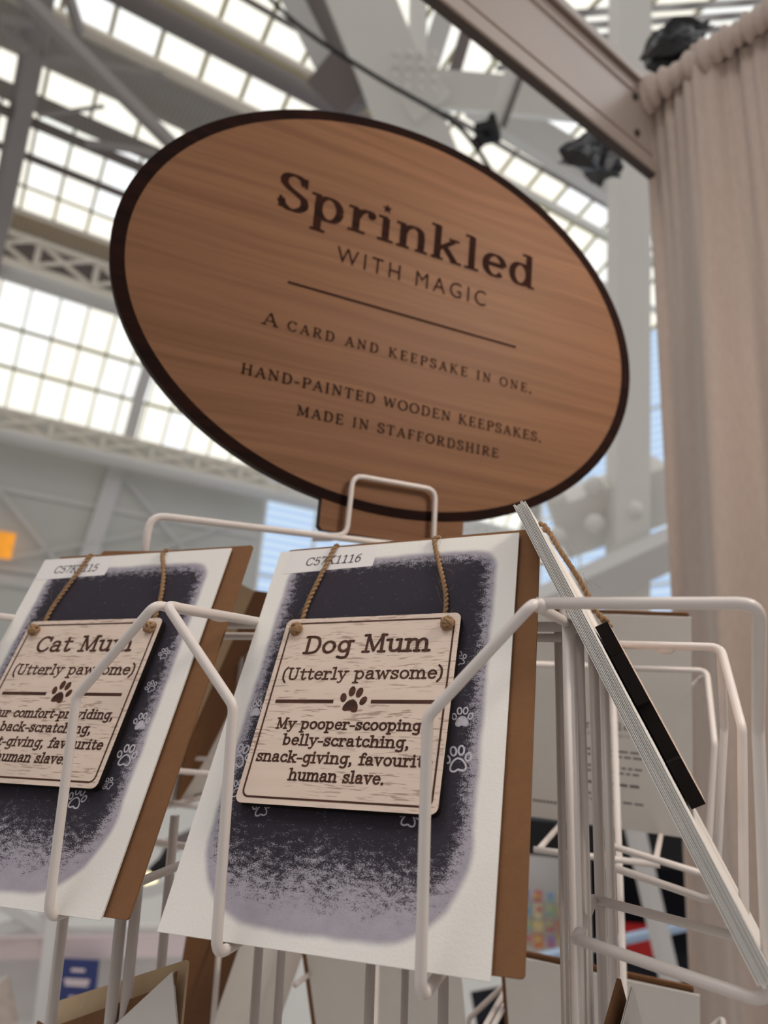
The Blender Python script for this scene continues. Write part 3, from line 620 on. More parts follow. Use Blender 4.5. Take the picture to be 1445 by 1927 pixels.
b = BM(); beam(b, (0, 0, .03), (.05, 0, .17), .05, .05); obj('clamp', b, 'black', spot)
b = BM(); beam(b, Mt(-1.75, 6.4, 6.45), Mt(-.2, 7.1, 5.35), .5, .3, vd.cross(Vector((1.2, .6, -.9)))); tag(obj('roof_beam', b, 'steel_grey'), 'pale grey slanting beam behind the hanger', 'roof beam', None, 'structure')
b = BM()
for i in range(9):
    beam(b, Mt(-1.9 + .05*i, 7.1 + .1*i, 8.3 - .11*i), Mt(1.6 + .05*i, 8.3 + .1*i, 8.5 - .11*i), .07, .09, vd)
tag(obj('slatted_deck', b, 'slats'), 'white slatted roof deck glimpsed above the fascia beam', 'roof deck', None, 'structure')
col = empty('steel_column', Mt(-.1, 5.6, -OFF + .01), 'tall pale steel column between sign and curtain', 'column')
CI = col.matrix_world.inverted()
b = BM(); beam(b, Mt(.07, 4.9, 6.4), Mt(-.35, 6.15, -1.5), .27, .27, vd); b.transform(CI); obj('shaft', b, 'steel', col)
b = BM(); beam(b, Mt(.17, 5.0, 6.4), Mt(-.24, 6.25, -1.5), .03, .20, vd); b.transform(CI); obj('edge_flange', b, 'steel_grey', col)
b = BM(); beam(b, Mt(-.8, 5.85, 1.28), Mt(.12, 6.0, 1.62), .5, .30, vd)
for i in range(6): bmesh.ops.create_uvsphere(b, u_segments=12, v_segments=8, radius=.085, matrix=Matrix.Translation(Mt(-.75 + .3*(i % 3), 5.62, 1.15 + .32*(i//3) + .1*(i % 3))))
b.transform(CI); obj('bolted_bracket', b, 'steel', col)
b = BM(); beam(b, Mt(.3, 5.66, 1.12), Mt(-1.1, 5.30, .42), .26, .2, vd); b.transform(CI); obj('brace', b, 'steel_grey', col)
b = BM(); tube(b, catmull([Mt(-.40, 5.9, 2.2), Mt(-.30, 5.95, 1.85), Mt(-.19, 6.0, 1.5)], 5), .03, 8); b.transform(CI); obj('cable', b, 'steel_dark', col)
b = BM(); tube(b, catmull([Mt(-2.2, 2.7, 4.32), Mt(-1.9, 2.9, 3.99), Mt(-1.479, 3.149, 3.70), Mt(-1.057, 3.384, 3.45), Mt(-.90, 3.483, 3.28), Mt(-.75, 3.6, 3.0)], 6), .014, 8); tag(obj('cable', b, 'black'), 'long black cable slung across under the steel truss', 'cable')

# ------------------------------------------------------------------ the booth: fascia beam and curtain
CD = Vector((.87, -.493, 0)).normalized(); FD = Vector((-.493, -.87, 0)).normalized()
fas = empty('fascia_beam', Mt(.122, .82, .84), 'cream aluminium booth fascia running from the curtain corner', 'fascia beam')
def fobj(name, boxes, m):
    b = BM()
    for (s0, s1, n0, n1, z0, z1) in boxes:   # along FD, along -CD (outward to the left), up
        R = Matrix((FD, CD, Vector((0, 0, 1)))).transposed()
        box(b, FD*((s0+s1)/2) + CD*((n0+n1)/2) + Vector((0, 0, (z0+z1)/2)), (s1-s0)/2, (n1-n0)/2, (z1-z0)/2, R)
    return obj(name, b, m, fas)
fobj('panel', [(-.01, 1.9, -.004, .002, .018, .158)], 'alu')
fobj('lower_rail', [(-.01, 1.9, -.006, .010, -.006, .016), (-.01, 1.9, .002, .005, .030, .033)], 'alu')
fobj('upper_rail', [(-.01, 1.9, -.006, .010, .158, .172), (-.01, 1.9, .002, .005, .130, .133)], 'alu')
fobj('gasket', [(-.01, 1.9, -.002, .004, .015, .0185), (-.01, 1.9, -.0065, .006, -.0095, -.006), (-.01, 1.9, -.002, .004, .1555, .159)], 'alu_dark')
for z in (.05, .12):
    b = BM(); tube(b, [FD*.035 + CD*.001 + Vector((0, 0, z)), FD*.035 + CD*.006 + Vector((0, 0, z))], .006, 12); obj('screw', b, 'alu_dark', fas)
b = BM(); tube(b, [Mt(.122, .82, .985) + CD*(-.03), Mt(.122, .82, .985) + CD*1.2], .009, 14); pole = tag(obj('curtain_pole', b, 'alu', None, True), 'slim pale pole carrying the cream curtain', 'curtain pole')
def curtain_pt(t, z):
    s = (1.0 - z)/2.6                                                  # 0 at the pole, 1 at the floor
    amp = .010 + .012*min(1, s*3)
    ph = t*(1 + .06*math.sin(3*s))
    n = amp*(math.sin(41*ph + 1.1*math.sin(9*ph)) + .40*math.sin(89*ph + 1.3) + .45*math.sin(23*ph + 2))
    n += .004*math.sin(300*t + 5*z)*(1 - min(1, s*6))
    near = max(0, 1 - abs(z - .985)/.06)
    p = Mt(.122, .82, z) + CD*(t - .012 - .02*s) + Vector((CD.y, -CD.x, 0))*(-(n + .012) if True else 0)
    return p
g = BM(); NT_, NZ = 300, 70; rows = []
for j in range(NZ + 1):
    f = j/NZ; z = 1.0 - (2.58*f**1.6) + .012*(1 - min(1, f*20))
    rows.append([g.verts.new(curtain_pt(1.15*i/NT_, z)) for i in range(NT_ + 1)])
for j in range(NZ):
    for i in range(NT_): face(g, (rows[j][i], rows[j][i+1], rows[j+1][i+1], rows[j+1][i]))
cur = tag(obj('curtain', g, 'curtain', None, True), 'cream linen curtain gathered on a pole at the right', 'curtain')
sm = cur.modifiers.new('cloth thickness', 'SOLIDIFY'); sm.thickness = .0015
g = BM(); NR, NS = 420, 14                                             # gathered sleeve over the pole
rr = []
for i in range(NR + 1):
    t = -.03 + 1.15*i/NR; r0 = .016 + .0022*math.sin(330*t + 2*math.sin(40*t)) + .0018*math.sin(190*t) + .0015*math.sin(61*t + 1) + .006*math.exp(-((t + .005)/.03)**2)
    c = Mt(.122, .82, .985) + CD*t
    rr.append([g.verts.new(c + (Vector((0, 0, 1))*math.cos(2*PI*k/NS)*1.5 + Vector((CD.y, -CD.x, 0))*math.sin(2*PI*k/NS))*r0) for k in range(NS)])
for i in range(NR):
    for k in range(NS): face(g, (rr[i][k], rr[i][(k+1) % NS], rr[i+1][(k+1) % NS], rr[i+1][k]))
face(g, rr[0][::-1]); face(g, rr[-1])
obj('gathered_header', g, 'curtain', cur, True)

def bundle(loc, sx, sy, sz, rx, seed, lab, cone=False):
    """crumpled plastic wrapped round a fitting: pleated skin with a gathered neck"""
    r = random.Random(seed); b = BM(); n, m = 40, 16; rings = []
    pl = [r.uniform(.35, 1.25) if i % 2 else r.uniform(.8, 1.3) for i in range(n)]
    for j in range(m + 1):
        t = j/m; rad = (1.25 - .85*t) if cone else .25 + 1.0*math.sin(PI*min(1, t*1.12 + .02))**.7; ring = []
        for i in range(n):
            a = 2*PI*i/n; k = rad*(pl[i]*.6 + .4 + .12*math.sin(5*a + 7*t + seed) + r.uniform(-.05, .05))
            ring.append(b.verts.new((math.cos(a)*k*sx, math.sin(a)*k*sy, (t - .5)*2*sz + .2*sz*math.sin(3*a + seed))))
        rings.append(ring)
    for j in range(m):
        for i in range(n): face(b, (rings[j][i], rings[j][(i+1) % n], rings[j+1][(i+1) % n], rings[j+1][i]))
    face(b, rings[0][::-1]); face(b, rings[-1])
    o = obj('plastic_bundle', b, 'black_plastic'); o.location = loc; o.rotation_euler = rx; return tag(o, lab, 'bundle')
bundle(Mt(.192, 1.12, 1.362), .036, .030, .070, (.1, 1.05, .35), 3, 'black crumpled plastic bundle above the curtain corner')
bundle(Mt(.012, 1.25, 1.262), .056, .035, .062, (.15, .45, .3), 8, 'black crumpled plastic bundle under the fascia beam', True)

# ------------------------------------------------------------------ stalls behind
M['pink'] = plain('pink_white_fascia', (232, 214, 216), .5, .3, .04, 4)
M['white_board'] = plain('white_display_board', (222, 218, 216), .6, .2, .04, 3)
M['navy'] = plain('navy_poster', (62, 70, 120), .6, .2, .08, 12)
M['cloth_black'] = plain('black_cloth', (24, 24, 30), .8, .1, .2, 10)
M['blue_edge'] = plain('pale_blue_board', (186, 208, 236), .5, .3, .05, 5)
M['red'] = plain('red_plastic', (190, 42, 40), .5, .3, .1, 10)
st = empty('market_stall', Mt(-2.5, 2.5, -OFF + .01), 'white stall with pink fascia at the lower left', 'stall'); SI = st.matrix_world.inverted()
def spart(name, segs, m, parent=st, inv=None):
    b = BM()
    for a, c, w, d in segs: beam(b, Mt(*a), Mt(*c), w, d)
    b.transform(inv or SI); return obj(name, b, m, parent)
spart('fascia', [((-3.5, 2.1, -1.30), (-1.7, 2.75, -1.18), .03, .085)], 'pink')
spart('top_rail', [((-3.5, 2.08, -1.22), (-1.7, 2.73, -1.10), .03, .02)], 'white_board')
spart('back_panel', [((-3.5, 2.3, -1.50), (-1.7, 2.95, -1.42), .02, .5)], 'white_board')
spart('post', [((-2.48, 2.37, -1.59), (-2.48, 2.37, -1.0), .05, .05)], 'white_board')
spart('tie', [((-2.75, 2.30, -1.16), (-2.0, 2.62, -.94), .03, .05)], 'steel_grey')
spart('tie', [((-2.46, 2.40, -1.16), (-2.85, 2.25, -.98), .03, .05)], 'steel_grey')
nv = empty('poster', Mt(-2.345, 2.43, -1.35), 'navy poster with white lettering on the white stall', 'poster')
nv.rotation_euler = (0, 0, math.radians(20))
b = BM(); box(b, (0, -.02, 0), .085, .006, .11); obj('sheet', b, 'navy', nv)
b = BM()
for i, (w, z) in enumerate(((.03, .07), (.055, .03), (.05, .015), (.025, -.035), (.02, -.05))): box(b, (0, -.027, z), w, .0008, .006)
obj('lettering', b, 'pink', nv)
hues = [(208, 196, 178), (150, 160, 140), (196, 150, 120), (120, 150, 150), (214, 204, 190), (206, 190, 178), (96, 100, 120), (210, 180, 120)]
for i, h in enumerate(hues): M['book%d' % i] = plain('book_cover_%d' % i, h, .6, .2, .15, 30)
words = ['cream', 'sage', 'tan', 'teal', 'ivory', 'pale pink', 'slate', 'yellow']
for i in range(6):
    o = empty('book', Mt(-2.95 + .075*i, 2.14 + .024*i, -1.46 + .012*i), '%s book leaning on the stall shelf beside the navy poster' % words[i], 'book', 'books on the white stall')
    o.rotation_euler = (0, math.radians(-22), math.radians(20))
    b = BM(); box(b, (0, 0, 0), .012, .05, .09); obj('cover', b, 'book%d' % i, o)
    b = BM(); box(b, (0, .002, .002), .009, .05, .09); obj('pages', b, 'white_board', o)
lamp = empty('lamp', Mt(-2.2, 2.652, -.961), 'small glowing warm lamp seen between the two cards', 'lamp')
b = BM(); bmesh.ops.create_uvsphere(b, u_segments=20, v_segments=12, radius=.032); obj('bulb', b, 'lampglow', lamp, True)
b = BM(); tube(b, [(0, .02, .02), (.03, .05, .07), (.05, .06, .13)], [.036, .03, .022], 14); obj('shade', b, 'black', lamp, True)
b = BM(); beam(b, (.04, .06, .12), (-.25, .05, .20), .02, .02); obj('arm', b, 'steel_grey', lamp)
b = BM(); beam(b, Mt(-2.36, 2.98, -.90), Mt(-1.99, 3.06, -.72), .1, .07); tag(obj('track_rail', b, 'steel_dark'), 'dark grey rail above the small warm lamp', 'rail')

# right-hand stall
def wpart(name, segs, m, lab, cat, group=None):
    b = BM()
    for a, c, w, d in segs: beam(b, Mt(*a), Mt(*c), w, d)
    return tag(obj(name, b, m), lab, cat, group)
wpart('display_board', [((-.75, 3.05, -.90), (.02, 3.30, -.90), .03, .50)], 'white_board', 'white board behind the colourful cards at lower right', 'board')
rng = random.Random(5)
chues = [(244, 206, 110), (236, 140, 150), (246, 236, 190), (160, 184, 232), (240, 160, 110), (200, 218, 160), (226, 120, 136), (190, 160, 214), (250, 224, 160), (170, 206, 214)]
cnames = ['yellow', 'coral', 'lemon', 'blue', 'orange', 'green', 'crimson', 'violet', 'gold', 'aqua']
for i, h in enumerate(chues): M['bright%d' % i] = plain('bright_card_%d' % i, h, .6, .2, .2, 40)
for i in range(20):
    r, c = divmod(i, 5); k = (i*3 + r) % 10
    o = empty('greeting_card', Mt(-.585 + .05*c, 3.03 + .017*c, -.90 - .058*r), '%s card, %s row, %s across on the white board at lower right' % (cnames[k], ['top', 'second', 'third', 'lowest'][r], ['first', 'second', 'third', 'fourth', 'fifth'][c]), 'card', 'colourful cards on the white board')
    o.rotation_euler = (0, rng.uniform(-.2, .2), .32)
    b = BM(); box(b, (0, 0, 0), rng.uniform(.014, .024), .003, rng.uniform(.018, .028)); obj('card_face', b, 'bright%d' % k, o)
    b = BM(); box(b, (rng.uniform(-.006, .006), -.004, rng.uniform(-.01, .01)), .010, .0012, .009); obj('printed_motif', b, 'bright%d' % ((k + 4) % 10), o)
wpart('dark_lintel', [((-.7, 2.42, -.53), (.35, 2.85, -.60), .1, .12)], 'black', 'black beam over the colourful cards at lower right', 'beam')
wpart('dark_cabinet', [((-.28, 3.0, -.84), (.25, 3.2, -.84), .2, .5)], 'cloth_black', 'dark cabinet between the white board and the curtain', 'cabinet')
wpart('red_box', [((-.12, 2.86, -.95), (.02, 2.9, -.95), .1, .09)], 'red', 'red box in front of the dark cabinet', 'box')
wpart('white_post', [((-.285, 2.85, -1.5), (-.285, 2.85, -.68), .06, .06)], 'white_board', 'white post beside the dark cabinet', 'post')
wpart('metal_leg', [((-.022, 2.10, -.40), (.065, 2.22, -.90), .035, .05)], 'steel_grey', 'slanting grey metal leg left of the curtain', 'leg')
wpart('table_board', [((-.52, 2.36, -.955), (.16, 2.62, -.78), .04, .02)], 'blue_edge', 'pale blue edged table board low on the right', 'table')
wpart('table_cloth', [((-.54, 2.26, -1.085), (.14, 2.52, -.93), .22, .10)], 'cloth_black', 'black cloth hanging under the pale blue board', 'cloth')

# ------------------------------------------------------------------ the card rack
rack = empty('card_rack', V(-68, 130, -1590), 'white wire spinner rack holding the keepsake cards', 'display rack')
RI = rack.matrix_world.inverted()
def wire(name, path, r, rad=7, parent=rack):
    b = BM(); tube(b, fillet([V(*q) for q in path], rad/1000), r/1000, 12)
    b.transform(RI); return obj(name, b, 'wire', parent, True)
def weld(bm, p, s): bmesh.ops.create_uvsphere(bm, u_segments=10, v_segments=6, radius=1, matrix=Matrix.Translation(V(*p)) @ Matrix.Diagonal((*(x/1000 for x in s), 1)))
WR = 2.0
def front_pocket(cx, z=0, y=-48, yb=64, kneeL=None):
    """planar front frame of one pocket, from shared apex to knee to foot, hooked back under the card"""
    zz = lambda v: v + z
    for s in (-1, 1):
        ap, kn, ft = cx + s*76.4 - s*2.2, cx + s*38.4, cx + s*37.8
        wire('pocket_wire', [(ap + s*1.5, 44, zz(38.4)), (ap, y + 9, zz(39.5)), (ap, y, zz(40)), (kn, y, zz(2)), (ft, y, zz(-82.5)), (ft + s*-1, yb, zz(-80))], WR, 6)
    wire('pocket_bar', [(cx - 40, yb, zz(-80)), (cx + 40, yb, zz(-80))], WR)
front_pocket(8.4); front_pocket(-145.5); 
wire('pocket_wire', [(-223, 44, 38.5), (-223, -48, 40), (-260, -48, 2), (-260, -48, -82.5), (-260, 64, -80)], WR, 6)
# right-hand face, swinging slightly back as it recedes
wire('pocket_wire', [(83, -44, 40.3), (149, -44, 40), (149.2, -7, 2), (146.5, -7, -80), (86.2, 9, -76)], WR, 6)
wire('pocket_wire', [(88, 104, 34), (145.2, 104, 33.5), (149.5, 69, -2), (144.6, 69, -84.5), (84.6, 79, -80.5)], WR, 6)
wire('pocket_wire', [(88, 107.5, 34), (145.2, 107.5, 33.5), (146.1, 143, -6.4), (136.5, 143, -91), (81.4, 153, -82)], WR, 6)
wire('pocket_wire', [(88, 258, 24.4), (143.2, 258, 24.4), (143.8, 220, -20), (134.9, 220, -96), (82.8, 200, -82)], WR, 6)
wire('pocket_bar', [(86.2, 9, -76), (84.6, 79, -80.5)], WR); wire('pocket_bar', [(81.4, 153, -82), (82.8, 200, -82)], WR)
# back and left faces
def far_pocket(org, ux, inn, dz=0, zb=-84):
    o, u, n = Vector(org), Vector(ux), Vector(inn)
    P = lambda a, b, z: tuple(o + u*a + n*b + Vector((0, 0, z + dz)))
    for s in (-1, 1): wire('pocket_wire', [P(s*74, 92, 36), P(s*74, 0, 36), P(s*38, 0, 0), P(s*38, 0, zb), P(s*37, 112, zb + 2)], WR, 6)
    wire('pocket_bar', [P(-40, 112, zb + 2), P(40, 112, zb + 2)], WR)
for cx in (68, -85, -238): far_pocket((cx, 352, -16), (1, 0, 0), (0, -1, 0))
for cy in (60, 213): far_pocket((-300, cy, -8), (0, 1, 0), (1, 0, 0), 0, -54)
for cx in (68, -85): far_pocket((cx, 352, -256), (1, 0, 0), (0, -1, 0))
for cx in (8.4, -145.5): front_pocket(cx, -232)
far_pocket((150, 31, -232), (0, 1, 0), (-1, 0, 0))
# ring bars at arm height, seen between and beside the cards
wire('ring_bar', [(-232, 45, 38.3), (80, 45, 38.6)], WR + .3); wire('ring_bar', [(-232, 52, 31.5), (80, 50, 34)], WR)
wire('ring_bar', [(84, 36, 37.5), (84, 258, 25)], WR + .3); wire('ring_bar', [(-232, 258, 28), (84, 258, 25)], WR + .3); wire('ring_bar', [(-226, 45, 38), (-226, 258, 28)], WR + .3)
for p, q in (((-70.4, -4, 38.6), (4, 7, 2.4)), ((84.5, -44, 39.5), (2.6, 3, 2.6)), ((120, 105, 32), (5, 2.4, 2.6))):
    b = BM(); weld(b, p, q); b.transform(RI); obj('weld', b, 'wire', rack, True)
# upright rods
for x, y, r in ((-167, 22, 2.7), (-131, 22, 2.8), (-124.5, 24, 2.6), (-120, 42, 2.4), (-78, 64, 2.4), (-66, 66, 2.2), (-11, 50, 2.3), (0, 66, 1.8), (24.5, 47, 2.3), (84.4, 21, 2.7), (75.3, 52, 1.8), (85.9, 42, 2.0), (87.6, 80, 2.5), (89.9, 106, 2.3), (82, 254, 2.3), (-226, 254, 2.3), (-90, 254, 2.3)):
    top = 38.5 if y < 260 else 26
    if -60 < x < 60 or x < -110: top = -60 if (y < 70 and x > -200) else 30
    wire('upright_rod', [(x, y, top), (x, y, -1588)], r)
b = BM(); tube(b, [V(-68, 150, -1600), V(-68, 150, -1585)], .24, 40); b.transform(RI); obj('base_plate', b, 'wire', rack)
# upper crown carrying the sign
wire('crown_bar', [(-167.6, 50.6, 38), (-165.5, 51.6, 104.1), (-80.3, 139.4, 102.9), (10, 232, 101.5), (46, 268, 101), (47, 269, 28)], WR + .3, 10)
for o_ in (0, 15.5):                                                     # front and rear sign clips
    dx, dy = -.716*o_, .696*o_
    wire('sign_clip', [(-90 + dx, 129 + dy, 103), (-76.9 + dx, 142.2 + dy, 105), (-74.3 + dx, 142.8 + dy, 147), (-30 + dx, 189 + dy, 145.5), (-31.2 + dx, 190 + dy, 105), (-20 + dx, 202 + dy, 102)], 1.75, 8)

# ------------------------------------------------------------------ the oval sign
SM = Matrix(((.69542, .05619, .71641, 0), (.71771, -.0046, -.69633, 0), (-.03583, .99841, -.04353, 0), (0, 0, 0, 1)))
SM = SM @ Matrix.Scale(1.1778, 4); SM.translation = V(-46.6, 170.2, 275.5)
sign = empty('shop_sign', SM, 'oval oak board with dark scorched rim and engraved words on top of the rack', 'sign')
a, bb = .1783, .1302
b = BM(); n = 128; tabx0, tabx1, taby = -.0452, .0482, -.1440
out = []
ang0 = math.atan2(-.9, tabx1/a)
pts = [(a*math.cos(2*PI*k/n), bb*math.sin(2*PI*k/n)) for k in range(n)]
up = [p for p in pts if not (tabx0 <= p[0] <= tabx1 and p[1] < 0)]
k0 = min(range(len(up)), key=lambda i: math.hypot(up[i][0] - tabx1, up[i][1] + bb))
up = up[k0:] + up[:k0]
yl = -bb*math.sqrt(1 - (tabx0/a)**2); yr = -bb*math.sqrt(1 - (tabx1/a)**2)
out = up + [(tabx0, yl), (tabx0, taby + .002), (tabx0 + .002, taby), (tabx1 - .002, taby), (tabx1, taby + .002), (tabx1, yr)]
prism(b, out, -.0065, 0, 0, 1)
obj('oval_board', b, ['sign_wood', 'sign_side'], sign)
b = BM(); ai, bi = .1708, .1243
E0 = [b.verts.new((a*1.0002*math.cos(2*PI*k/n), bb*1.0002*math.sin(2*PI*k/n), .00012)) for k in range(n)]
E1 = [b.verts.new((ai*math.cos(2*PI*k/n), bi*math.sin(2*PI*k/n), .00012)) for k in range(n)]
E2 = [b.verts.new((ai*.9985*math.cos(2*PI*k/n), bi*.9985*math.sin(2*PI*k/n), .00001)) for k in range(n)]
for k in range(n):
    j = (k+1) % n; face(b, (E0[k], E0[j], E1[j], E1[k])); face(b, (E1[k], E1[j], E2[j], E2[k]))
obj('scorched_rim', b, 'sign_rim', sign)
Z = .00015
b = BM(); text_bm(b, 'Spr*nkled', -.0905, .0905, .0452, .0245, th=.205, k=.33, sw=.075, track=.03, z=Z, caps=False); obj('engraved_name', b, 'sign_burn', sign)
def sans(s, x0, x1, y, h, m, parent, name, z=Z):
    cu_ = bpy.data.curves.new(name, 'FONT'); cu_.body = s; cu_.size = 1; cu_.space_character = 1.38; cu_.fill_mode = 'FRONT' if hasattr(cu_, 'fill_mode') else 'BOTH'
    tmp = bpy.data.objects.new('tmp', cu_); COL.objects.link(tmp); bpy.context.view_layer.update()
    me = bpy.data.meshes.new_from_object(tmp.evaluated_get(bpy.context.evaluated_depsgraph_get())); bpy.data.objects.remove(tmp)
    xs = [v.co.x for v in me.vertices]; ys = [v.co.y for v in me.vertices]; w = max(xs) - min(xs); hh = max(ys) - min(ys)
    for v in me.vertices: v.co = ((v.co.x - min(xs))/w*(x1 - x0) + x0, (v.co.y - min(ys))/hh*h + y, z)
    me.materials.clear(); me.materials.append(M[m]); me.name = name
    o = bpy.data.objects.new(name, me); COL.objects.link(o); o.parent = parent; return o
sans('WITH MAGIC', -.0518, .0543, .0216, .0108, 'sign_burn', sign, 'engraved_tagline')
b = BM(); box(b, (0, -.0006, .0001), .0798, .00075, .00008); obj('engraved_rule', b, 'sign_burn', sign)
b = BM()
S2 = dict(th=.19, k=.52, sw=.10, track=.20, z=Z, caps=False)
text_bm(b, 'A', -.0913, -.0835, -.0304, .0080, **S2)
text_bm(b, 'CARD AND KEEPSAKE IN ONE.', -.0765, .0936, -.0304, .0062, **S2)
obj('engraved_text', b, 'sign_burn', sign); b = BM()
text_bm(b, 'HAND-PAINTED WOODEN KEEPSAKES.', -.0998, .1028, -.0629, .0064, **{**S2, 'track': .10})
obj('engraved_text', b, 'sign_burn', sign); b = BM()
text_bm(b, 'MADE IN STAFFORDSHIRE', -.0650, .0699, -.0801, .0062, **{**S2, 'track': .12})
obj('engraved_text', b, 'sign_burn', sign)

# ------------------------------------------------------------------ cards, envelopes and keepsakes
def frame(cols, t):
    m = Matrix(((cols[0][0], cols[1][0], cols[2][0], 0), (cols[0][1], cols[1][1], cols[2][1], 0), (cols[0][2], cols[1][2], cols[2][2], 0), (0, 0, 0, 1)))
    m.translation = t; return m
DOG = frame(((.99913, 0, .04176), (-.037, .46334, .88541), (-.01935, -.88618, .46294)), V(0, 0, 0))
CAT = frame(((.99836, .04786, .03142), (-.0495, .44563, .89385), (.02878, -.89394, .44727)), V(-153.24, -6.86, -3.16))

def envelope(mw, x0, x1, y0, y1, z, rot, lab, group, flap=True, open_=False):
    o = empty('kraft_envelope', mw @ Matrix.Translation((0, 0, z)) @ Matrix.Rotation(rot, 4, 'Z'), lab, 'envelope', group)
    b = BM(); prism(b, rrect(x0, y0, x1, y1, .0015, 3), -.0006, .0006); obj('envelope_body', b, 'kraft', o)
    if flap:
        b = BM(); prism(b, [(x1 - .0005, y0 + .001), (x1 - .0005, y1 - .001), (x1 - .05, y1 - .035), (x1 - .05, y0 + .035)], -.0011, -.0007); obj('flap', b, 'kraft', o)
    return o
def folded_card(mw, lab, group, mat='print', w=.127, h=.178):
    o = empty('greeting_card', mw, lab, 'card', group)
    b = BM(); x, y = w/2, h/2
    # front leaf with a very slight bow, back leaf behind it
    def leaf(z, mf, bow=0):
        nx, ny = 14, 8; T = []
        for j in range(ny + 1):
            T.append([(-x + 2*x*i/nx, -y + 2*y*j/ny, z + bow*(1 - (2*i/nx - 1)**2)*(1 - (j/ny))) for i in range(nx + 1)])
        F_ = [[b.verts.new(p) for p in r] for r in T]; B_ = [[b.verts.new((p[0], p[1], p[2] - .00035)) for p in r] for r in T]
        for j in range(ny):
            for i in range(nx):
                face(b, (F_[j][i], F_[j][i+1], F_[j+1][i+1], F_[j+1][i]), mf); face(b, (B_[j][i], B_[j+1][i], B_[j+1][i+1], B_[j][i+1]), 1)
        for i in range(nx): face(b, (B_[0][i], B_[0][i+1], F_[0][i+1], F_[0][i]), 1); face(b, (F_[ny][i], F_[ny][i+1], B_[ny][i+1], B_[ny][i]), 1)
        for j in range(ny): face(b, (F_[j][0], F_[j+1][0], B_[j+1][0], B_[j][0]), 1); face(b, (B_[j][nx], B_[j+1][nx], F_[j+1][nx], F_[j][nx]), 1)
    leaf(.0004, 0); leaf(-.0002, 1)
    obj('card_panel', b, [mat, 'paper'], o); return o

def keepsake_card(mw, who, lines, code, st_x, labs, seed, paws):
    rng = random.Random(seed)
    card = folded_card(mw, labs[0], 'charcoal keepsake cards')
    b = BM(); prism(b, [(st_x, .0743), (st_x + .0495, .0755), (st_x + .0505, .0886), (st_x + .0005, .0888)], .00042, .00050); s = obj('code_sticker', b, 'sticker', card)
    b = BM(); text_bm(b, code, st_x + .0117, st_x + .0417, .0785, .0050, th=.13, k=.95, sw=.11, slant=.12, z=.00054); obj('printed_code', b, 'ink', s)
    for (x, y, sz, r, fill) in paws:
        b = BM(); paw_bm(b, x/1000, y/1000, sz/1000, .00046, r, False, fill, .13); obj('printed_paw', b, 'chalk', card)
    # wooden keepsake
    k = empty('wooden_keepsake', mw @ Matrix.Translation((-.0008, .0006, .0017)), labs[1], 'keepsake', 'square wooden keepsakes')
    T = .0036; hx = .0426
    b = BM(); prism(b, rrect(-hx, -hx, hx, hx, .003), 0, T, 0, 1); obj('wood_plaque', b, ['bleached', 'black_edge'], k)
    z = T + .00008; b = BM()
    R0 = rrect(-.0400, -.0400, .0400, .0400, .0028); ribbon(b, R0, [.0008]*len(R0), z, True); obj('engraved_border', b, 'engraved', k)
    b = BM()
    TY = dict(th=.175, k=.84, sw=.14, z=z)
    text_bm(b, who, -.0292, .0298, .0241, .0088, **TY); obj('engraved_title', b, 'engraved', k); b = BM()
    text_bm(b, '(Utterly pawsome)', -.0370, .0378, .0112, .0057, **{**TY, 'th': .165}); obj('engraved_subtitle', b, 'engraved', k); b = BM()
    for (s_, x0, x1, y) in lines: text_bm(b, s_, x0/1000, x1/1000, y/1000, .0047, **{**TY, 'th': .19})
    obj('engraved_text', b, 'engraved', k)
    b = BM(); box(b, (-.02285, .0009, z), .01395, .0008, .00002); box(b, (.0222, .0009, z), .0139, .0008, .00002); paw_bm(b, 0, .0012, .0066, z, -.15, True); obj('engraved_paw', b, 'engraved', k)
    b = BM()
    for s_ in (-1, 1): b = BM(); disc(b, s_*.0376 + .0012*(s_ > 0), .0369, .0016, .0016, lambda x, y: (x, y, z + .00003)); obj('cord_hole', b, 'black_edge', k)
    zt = -.0002
    for s_, xb, xt in ((-1, -.0375, -.0305), (1, .0342, .0226)):
        xt2 = xt + rng.uniform(-.001, .001); b = BM()
        twine_bm(b, [Vector((xb, .036, -.0004)), Vector((xb*.995, .0425, zt)), Vector((xb*.9 + xt*.1, .055, zt + .0001)), Vector((xb*.45 + xt*.55 + rng.uniform(-.0008, .0008), .072, zt)), Vector((xt2, .0862, zt)), Vector((xt2 + .0012, .0895, -.0009)), Vector((xt2 + .002, .088, -.0036))], rng=rng, hairs=14)
        st_ = obj('jute_cord', b, 'twine', k, True); b = BM()
        knot_bm(b, Vector((s_*.0368 + .0005, .0366, T + .0012)), .0031, rng); obj('knot', b, 'twine', st_, True)
    return card
keepsake_card(DOG, 'Dog Mum', [('My pooper-scooping,', -32.6, 33.0, -11.4), ('belly-scratching,', -27.6, 27.5, -18.4), ('snack-giving, favourite', -38.0, 38.0, -25.6), ('human slave.', -20.7, 19.8, -32.8)], 'C57K1116', -.0576,
    ('card with a charcoal patch, code C57K1116, holding the Dog Mum keepsake', 'square wooden keepsake engraved Dog Mum, tied with jute'), 11,
    [(-49.6, .1, 4.2, .1, True), (-50.5, -21.6, 5.6, -.15, False), (45.6, -2.7, 4.6, .05, True), (45.6, -19.7, 5.8, .15, False), (41.5, 23.3, 3.6, .3, False), (-47, -35.2, 4, .2, False), (-33.3, -41.6, 4.6, .15, False), (29.6, -41.2, 5, -.1, False)])
